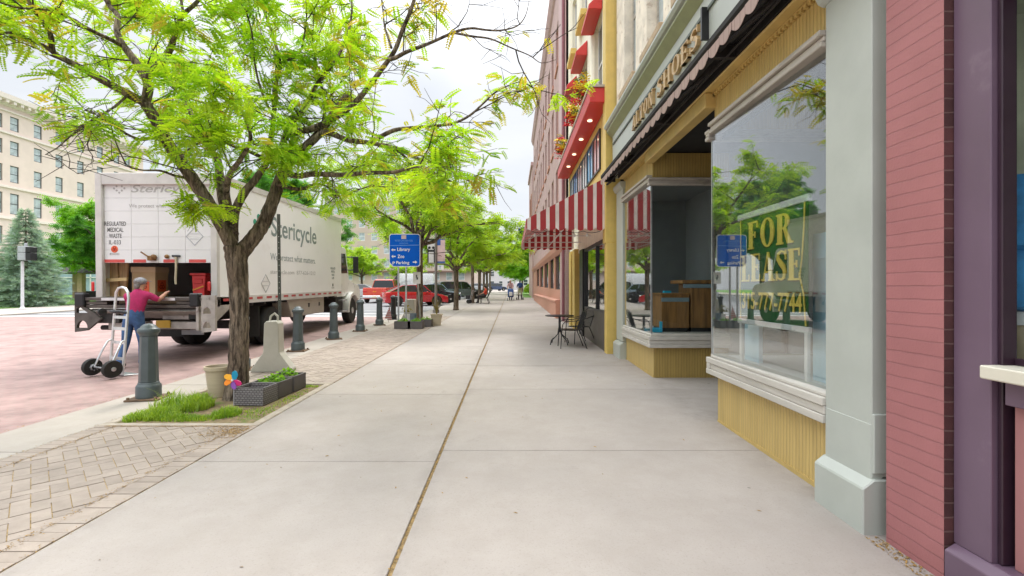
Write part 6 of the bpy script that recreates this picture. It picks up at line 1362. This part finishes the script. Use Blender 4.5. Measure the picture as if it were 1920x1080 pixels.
cr = bpy.data.objects.new('crown', fastmesh('crown', V, Q, [M['leaf_a'], M['leaf_b']], kk)); COL.objects.link(cr); cr.parent = lt
print('near leaves', len(T.p), 'quads', len(Q))

# ---- other trees --------------------------------------------------
def broadtree(name, label, loc, seed, h, r, tr, th, leaf, leafm, nl=1.0, group=None, size=1.0, nlimb=8, up=.7, flat=.6, zmin=0, ymin=-99):
    g_ = np.random.default_rng(seed); t = thing(name, label, 'tree', loc, 0, group, local=True); m_ = MB(); T = Twigs()
    m_.tube([(0, 0, -.05), (0, 0, .1), (.02, .01, th * .5), (.0, .02, th)], [tr * 1.35, tr, tr * .85, tr * .9], 12)
    for i in range(nlimb):
        a = 2 * math.pi * (i + g_.uniform(-.3, .3)) / nlimb; lvl = (i % 3) / 2; b = np.array((0, .02, th * (1 - .05 * (i % 2))))
        reach = r * g_.uniform(.75, 1.0) * (1 - .35 * lvl); rise = (h - th) * (.25 + .65 * lvl * up / .7) * g_.uniform(.8, 1)
        e = b + np.array((reach * math.cos(a), reach * math.sin(a), rise)); mid = b * .5 + e * .5 + np.array((-.12 * reach * math.cos(a), -.12 * reach * math.sin(a), rise * .16))
        pts = [b * (1 - u) ** 2 + 2 * mid * u * (1 - u) + e * u * u + (g_.normal(0, .08, 3) if 0 < u < 1 else 0) for u in np.linspace(0, 1, 7)]
        m_.tube([Vector(p) for p in pts], list(np.linspace(tr * .55, .015, 7)), 7)
        clad(T, pts, None, g_, 2.6 * leaf, nl, 0, (r * .22, r * .5), start=.3, nleaf=11, tw=1, size=size)
    pts = grow((0, 0, th), (0, 0, 1), (h - th) * .85, 6, g_, .25, .3); m_.tube([Vector(p) for p in pts], list(np.linspace(tr * .6, .015, 7)), 7); clad(T, pts, None, g_, 3.2 * leaf, nl, 0, (r * .2, r * .5), start=.25, nleaf=11, size=size)
    m_.build('trunk', M['bark'], t, smooth='all'); T.mb.build('twigs', M['twig'], t)
    T.p, T.d, T.s = (np.array(q) for q in (T.p, T.d, T.s)); ok = (T.p[:, 2] > zmin) & (T.p[:, 1] > ymin); T.p, T.d, T.s = T.p[ok], T.d[ok], T.s[ok]
    V, Q = spray(T.p, T.d, T.s, T_FAR, g_, flat)
    c = bpy.data.objects.new('crown', fastmesh('crown', V, Q, [leafm])); COL.objects.link(c); c.parent = t; print(name, len(T.p)); return t
GL = 'honey locusts along the sidewalk'
s1 = broadtree('honey_locust', 'young honey locust behind the blue sign with the white notice', (-3.4, 17.6, gz(17.6)), 21, 6.5, 3.3, .135, 2.95, 1.0, M['leaf_f'], 1.0, GL, zmin=3.5)
s2 = broadtree('honey_locust', 'honey locust whose trunk stands alone just right of the banner pole', (-3.15, 27, gz(27)), 33, 6.2, 3.7, .15, 2.3, 1.0, M['leaf_f'], 1.25, GL, ymin=-2.2)
for i, (x, y, s, rz, src, lab) in enumerate(((-2.95, 36, 1.02, 70, s1, 'honey locust beside the bench with the seated person'), (-3.0, 44.5, 1.1, 160, s2, 'honey locust just behind the bench, second trunk beyond it'), (-3.1, 53, 1.1, 250, s1, 'honey locust third from last in the sidewalk row'),
                       (-3.2, 61, 1.15, 20, s2, 'honey locust second from last in the sidewalk row'), (-3.2, 70, 1.2, 110, s1, 'farthest honey locust in the sidewalk row'))):
    dup(s, (x, y, gz(y)), R(rz), lab, s) if False else dup(src, (x, y, gz(y)), R(rz), lab, s)
mp = broadtree('maple_tree', 'dense round green tree between the spruce and the truck', (-37.5, 44, gz(44)), 5, 9.6, 4.6, .2, 2.0, 1.1, M['leaf_m'], 1.6, size=1.5, flat=.4)
GD = 'trees in the middle of the square'
d1 = broadtree('shade_tree', 'tall dark green tree rising behind the truck roof', (-20.6, 44, gz(44)), 8, 12.5, 4.6, .25, 3.5, 1.0, M['leaf_d'], 1.6, GD, size=1.6, flat=.4)
for x, y, s, rz, lab in ((-25.5, 50, 1.12, 40, 'dark green tree hidden mostly behind the truck box'), (-31, 38, .75, 200, 'dark green tree behind the rear of the truck')):
    dup(d1, (x, y, gz(y)), R(rz), lab, s)
for x, y, s, rz, lab in ((-17.2, 55, .95, 90, 'bright green tree between the truck cab and the red pickup'), (-14.6, 66, .72, 10, 'bright green tree in front of the beige office block, above the pickup'), (-21.5, 62, 1.1, 200, 'bright green tree behind the front of the truck box')):
    dup(s2, (x, y, gz(y)), R(rz), lab, s, GD)
for x, y, s, rz, lab in ((4.2, 60, 1.3, 30, 'leafy tree on the lawn just past the rose brick blocks'), (1.6, 74, 1.15, 140, 'leafy tree far off at the end of the sidewalk')):
    dup(mp, (x, y, gz(y)), R(rz), lab, s * .75)
# low shrub on the lawn at right
sh = thing('shrub', 'bright green rounded shrub on the lawn beyond the brick blocks', 'shrub', (2.7, 58.0, gz(58)), local=True); mb = MB(); leafplant(mb, 2600, 1.3, 1.6, .2, 31); mb.build('foliage', M['leaf_f'], sh)
# blue spruce
def spruce(loc, h, r):
    g_ = np.random.default_rng(77); t = thing('blue_spruce', 'pale blue green spruce by the pedestrian signal', 'tree', loc, local=True); m_ = MB(); m_.tube([(0, 0, 0), (0, 0, h * .5), (0, 0, h)], [.16, .09, .01], 10); p = []; d = []; s = []
    z = .15
    while z < h - .05:
        rr = r * (1 - z / h) ** .85 + .05; n = int(9 + 12 * rr / r)
        for i in range(n):
            a = g_.uniform(0, 6.28); ln = rr * g_.uniform(.75, 1.08); dz = -.12 + .1 * g_.random()
            e = np.array((math.cos(a) * ln, math.sin(a) * ln, z + ln * dz)); b = np.array((0, 0, z + .12)); m_.tube([Vector(b), Vector((b + e) / 2 + np.array((0, 0, .02))), Vector(e)], [.025, .016, .006], 4, False)
            for k in range(int(8 + 26 * ln)):
                u = g_.uniform(.2, 1.02); lat = np.array((-math.sin(a), math.cos(a), 0)) * g_.normal(0, .16 * ln * (1.05 - u) + .05); q = b + (e - b) * u + lat + np.array((0, 0, g_.normal(0, .03)))
                dd = np.array((math.cos(a), math.sin(a), .15)) + lat * 2 + g_.normal(0, .35, 3); p.append(q); d.append(dd); s.append(g_.uniform(.7, 1.3))
        z += .2
    m_.build('trunk', M['bark'], t)
    Tn = pinnate(6, .2, .05, .011, .05); V, Q = spray(np.array(p), np.array(d), np.array(s) * 1.15, Tn, g_, .4); c = bpy.data.objects.new('needles', fastmesh('needles', V, Q, [M['needle']])); COL.objects.link(c); c.parent = t; print('spruce', len(p))
spruce((-31.6, 31.2, gz(31)), 6.3, 2.45)

# ================================================================== CARS
def car(name, label, cat, L, Wd, Ht, col, loc, rz, kind='sedan', plate=True):
    """nose towards local +y, origin on the ground under the middle"""
    t = thing(name, label, cat, loc, rz, 'cars parked round the square', local=True); pm = mat('car_paint', col, .25, .15, var=.03, coat=.8); h2 = Wd / 2; r = .33 * Ht / 1.45 if kind != 'pickup' else .4; hl = L / 2
    zb = .2 if kind == 'sedan' else .32; belt = Ht * (.6 if kind != 'van' else .5)
    fw, rw = hl - .85, -hl + .8
    if kind == 'sedan': top = [(-hl, .55 * Ht), (-hl + .04, .66 * Ht), (-hl + .55, .69 * Ht), (hl - 1.45, .665 * Ht), (hl - .5, .55 * Ht), (hl - .08, .45 * Ht), (hl, .36 * Ht), (hl - .02, zb)]; gh = [(-hl + .3, .68 * Ht), (-hl + 1.15, .97 * Ht), (-hl + 1.7, Ht), (.1, Ht), (.45, .97 * Ht), (hl - 1.25, .665 * Ht)]
    elif kind == 'suv': top = [(-hl, .5 * Ht), (-hl + .03, .6 * Ht), (hl - 1.3, .6 * Ht), (hl - .4, .54 * Ht), (hl, .42 * Ht), (hl, zb)]; gh = [(-hl + .04, .6 * Ht), (-hl + .3, .96 * Ht), (-hl + .6, Ht), (.2, Ht), (.5, .96 * Ht), (hl - 1.2, .6 * Ht)]
    elif kind == 'pickup': top = [(-hl, .62 * Ht), (-hl + .02, .64 * Ht), (-.25, .64 * Ht), (hl - 1.5, .64 * Ht), (hl - .15, .58 * Ht), (hl, .5 * Ht), (hl, zb)]; gh = [(-.6, .64 * Ht), (-.5, .97 * Ht), (-.35, Ht), (.75, Ht), (.95, .97 * Ht), (hl - 1.4, .64 * Ht)]
    else: top = [(-hl, Ht), (hl - 1.5, Ht), (hl - .6, .55 * Ht), (hl, .45 * Ht), (hl, zb)]; gh = [(hl - 1.48, .6 * Ht), (hl - 1.45, .95 * Ht), (hl - 1.4, .96 * Ht), (hl - .66, .6 * Ht)]
    def arch(c): return [(c + (r + .06) * math.cos(R(a)), max(zb, r + (r + .06) * math.sin(R(a)))) for a in range(-10, 191, 20)]
    prof = top + arch(fw) + arch(rw) + [(-hl + .02, zb)]
    prof = [p for i, p in enumerate(prof) if i == 0 or (abs(p[0] - prof[i - 1][0]) + abs(p[1] - prof[i - 1][1])) > 1e-4]
    mb = MB(); mb.prism(prof, 'x', -h2, h2)
    n = len(prof)
    mb.v = [((x * (1 - .06 * max(0, (z - belt * .55)) / Ht - .05 * max(0, abs(y) / hl - .75) * 4)), y, z) for x, y, z in mb.v]
    body = mb.build('body', pm, t, bevel=.035, seg=2, smooth=True)
    mb = MB(); n = len(gh); tw_ = lambda z: h2 * (.95 - .2 * (z - gh[0][1]) / (Ht - gh[0][1] + 1e-6))
    if kind != 'van':
        mb.add([(s * tw_(z), y, z) for s in (-1, 1) for y, z in gh], [tuple(range(n)), tuple(range(2 * n - 1, n - 1, -1))] + [(i, i + n, (i + 1) % n + n, (i + 1) % n) for i in range(n)])
        mb.build('window', M['carglass'], t, smooth=True)
        mb = MB(); rf = [(y, z) for y, z in gh if z > .95 * Ht]; pts = [(y, z + .012) for y, z in rf] + [(y, z - .03) for y, z in reversed(rf)]; mb.prism(pts, 'x', -tw_(Ht) - .012, tw_(Ht) + .012)
        for s in (-1, 1):
            for (a, b) in ((gh[0], gh[1]), (gh[-2], gh[-1]), ((-.05, gh[0][1]), (-.08, .97 * Ht))): mb.bar((s * (tw_(a[1]) - .005), a[0], a[1]), (s * (tw_(b[1]) - .002), b[0], b[1]), .05, .05)
        mb.build('roof', pm, t, bevel=.008)
    else: mb.prism(gh, 'x', -h2 - .005, h2 + .005); mb.build('window', M['carglass'], t)
    for s in (-1, 1):
        for y in (fw, rw): wheel(s * (h2 - .1), y, r, .2, t, s, 'wheel', M['alu'])
        mb = MB(); mb.obox((s * (h2 - .22), -hl + .03, belt * .82), (.32, .12, .15)); mb.build('tail_light', M['red_lens'], t, bevel=.02)
        mb = MB(); mb.obox((s * (h2 - .28), hl - .1, Ht * .44), (.36, .2, .12)); mb.build('headlight', M['chrome'], t, bevel=.03)
        mb = MB(); mb.box(s * h2 - .02, s * (h2 + .16), .55, .65, belt + .02, belt + .14); mb.build('mirror', pm if kind != 'pickup' else M['black'], t, bevel=.02)
    mb = MB(); mb.box(-h2 + .04, h2 - .04, -hl - .06, -hl + .05, zb + .06, zb + .26); mb.build('bumper', M['chrome'] if kind == 'pickup' else pm, t, bevel=.03)
    if plate: mb = MB(); mb.box(-.16, .16, -hl - .075, -hl - .061, zb + .1 if kind == 'pickup' else zb + .08, zb + .22); mb.build('licence_plate', mat('pale_plate', (.6, .5, .3), .5), t)
    if kind == 'pickup':
        mb = MB(); mb.box(-h2 + .1, h2 - .1, -hl + .1, -.62, .642 * Ht, .644 * Ht); mb.build('bed', M['darkmetal'], t); mb = MB(); mb.box(-h2 + .08, h2 - .08, -hl - .006, -hl - .001, zb + .3, .6 * Ht); tg_ = mb.build('tailgate', pm, t, bevel=.003); mb = MB(); mb.box(-.12, .12, -hl - .02, -hl - .006, .46 * Ht, .5 * Ht); mb.build('tailgate_handle', M['amber'], tg_)
    return t
ang = R(-62)
zr_ = lambda y: gz(y) - .06
car('pickup_truck', 'red pickup truck seen from behind in the road', 'pickup', 5.4, 1.95, 1.85, (.62, .055, .02), (-10.4, 39.5, zr_(37)), R(-3), 'pickup')
car('parked_car', 'bright red sedan parked at an angle behind the blue sign', 'car', 4.35, 1.72, 1.42, (.5, .012, .02), (-6.75, 33.3, zr_(33)), ang)
car('parked_car', 'black sedan parked beyond the red sedan', 'car', 4.4, 1.75, 1.42, (.012, .015, .025), (-6.3, 37.0, zr_(37)), ang)
car('parked_car', 'grey green suv parked behind the lone locust trunk', 'car', 4.5, 1.8, 1.65, (.1, .14, .135), (-4.9, 45.2, zr_(45)), R(-70), 'suv')
car('parked_car', 'pale blue hatchback parked between the black sedan and the suv', 'car', 4.2, 1.75, 1.45, (.25, .33, .42), (-6.6, 41.0, zr_(41)), ang)
car('parked_car', 'white sedan in the road left of the red pickup', 'car', 4.4, 1.75, 1.4, (.6, .6, .6), (-15.3, 47, zr_(47)), R(95))
car('delivery_van', 'white delivery van across the road behind the red sedan', 'van', 5.6, 2.0, 2.6, (.65, .65, .65), (-12.2, 58, zr_(58)), R(90), 'van')
car('parked_car', 'dark blue car far down the street beyond the bench', 'car', 4.4, 1.8, 1.5, (.03, .05, .12), (-3.2, 92, zr_(80)), R(-60), 'suv')
car('parked_car', 'silver car far down the street beside the dark blue car', 'car', 4.4, 1.8, 1.45, (.45, .46, .48), (-6.2, 88, zr_(80)), R(-60))
car('parked_car', 'white suv parked past the grey green suv', 'car', 4.5, 1.8, 1.6, (.6, .6, .6), (-6.4, 52, zr_(52)), R(-65), 'suv')
car('parked_car', 'pale grey car at the foot of the hotel by the pavilion', 'car', 4.4, 1.75, 1.4, (.4, .43, .47), (-36.5, 52, gz(52) + .02), R(100))

# ================================================================== LIGHT, SKY, CAMERA
SUN_EL, SUN_AZ = 56, 8     # degrees; azimuth from +Y towards +X
w = bpy.data.worlds.new('World'); S.world = w; w.use_nodes = True; nt = w.node_tree; nt.nodes.clear()
n = lambda typ, **k: (lambda nd: ([setattr(nd, a, b) for a, b in k.items()], nd)[1])(nt.nodes.new(typ))
out = n('ShaderNodeOutputWorld'); bg = n('ShaderNodeBackground'); bg.inputs[1].default_value = .1
sky = n('ShaderNodeTexSky', sky_type='NISHITA', sun_disc=False, sun_elevation=R(SUN_EL), sun_rotation=R(SUN_AZ), air_density=1.0, dust_density=2.0)
tc = n('ShaderNodeTexCoord'); sep = n('ShaderNodeSeparateXYZ'); nt.links.new(tc.outputs['Generated'], sep.inputs[0])
# overcast layer: brighter towards the zenith, broken by soft cloud masses
mp_ = n('ShaderNodeMapping'); mp_.inputs['Scale'].default_value = (1.6, 1.6, 4.0); nt.links.new(tc.outputs['Generated'], mp_.inputs[0])
no = n('ShaderNodeTexNoise'); no.inputs['Scale'].default_value = 1.5; no.inputs['Detail'].default_value = 7; no.inputs['Roughness'].default_value = .55; no.inputs['Distortion'].default_value = .4; nt.links.new(mp_.outputs[0], no.inputs['Vector'])
mr = n('ShaderNodeMapRange', interpolation_type='SMOOTHSTEP'); mr.inputs[1].default_value = .32; mr.inputs[2].default_value = .68; nt.links.new(no.outputs[0], mr.inputs[0])
cm = n('ShaderNodeMix', data_type='RGBA'); cm.inputs[6].default_value = (4.8, 5.0, 5.3, 1); cm.inputs[7].default_value = (5.6, 5.7, 5.8, 1); nt.links.new(mr.outputs[0], cm.inputs[0])
zg = n('ShaderNodeMapRange', interpolation_type='SMOOTHSTEP'); zg.inputs[1].default_value = .34; zg.inputs[2].default_value = 1; zg.inputs[3].default_value = 1; zg.inputs[4].default_value = 5.2; nt.links.new(sep.outputs[2], zg.inputs[0])
zm = n('ShaderNodeVectorMath', operation='SCALE'); nt.links.new(cm.outputs[2], zm.inputs[0]); nt.links.new(zg.outputs[0], zm.inputs['Scale'])
mx = n('ShaderNodeMix', data_type='RGBA'); mx.inputs[0].default_value = .9; nt.links.new(sky.outputs[0], mx.inputs[6]); nt.links.new(zm.outputs[0], mx.inputs[7])
nt.links.new(mx.outputs[2], bg.inputs[0]); nt.links.new(bg.outputs[0], out.inputs[0])
sl_ = bpy.data.lights.new('sun', 'SUN'); sl_.energy = 1.4; sl_.angle = R(16); sl_.color = (1, .95, .88); so = bpy.data.objects.new('sun', sl_); COL.objects.link(so)
dv = Vector((math.sin(R(SUN_AZ)) * math.cos(R(SUN_EL)), math.cos(R(SUN_AZ)) * math.cos(R(SUN_EL)), math.sin(R(SUN_EL)))); so.rotation_euler = dv.to_track_quat('Z', 'Y').to_euler(); so.location = dv * 60
cd = bpy.data.cameras.new('camera'); cd.sensor_width = 36; cd.lens = 36 * F / 1920; cd.clip_start = .05; cd.clip_end = 2000
co = bpy.data.objects.new('camera', cd); COL.objects.link(co); co.location = (0, 0, H); co.rotation_euler = (R(90), 0, 0); S.camera = co
S.view_settings.view_transform = 'Standard'; S.view_settings.look = 'None'; S.view_settings.exposure = 0.8; S.view_settings.gamma = 1
S.cycles.use_denoising = True; S.cycles.max_bounces = 8; S.cycles.transparent_max_bounces = 16; S.cycles.diffuse_bounces = 4; S.cycles.glossy_bounces = 4; S.cycles.transmission_bounces = 4; S.cycles.caustics_reflective = False; S.cycles.caustics_refractive = False
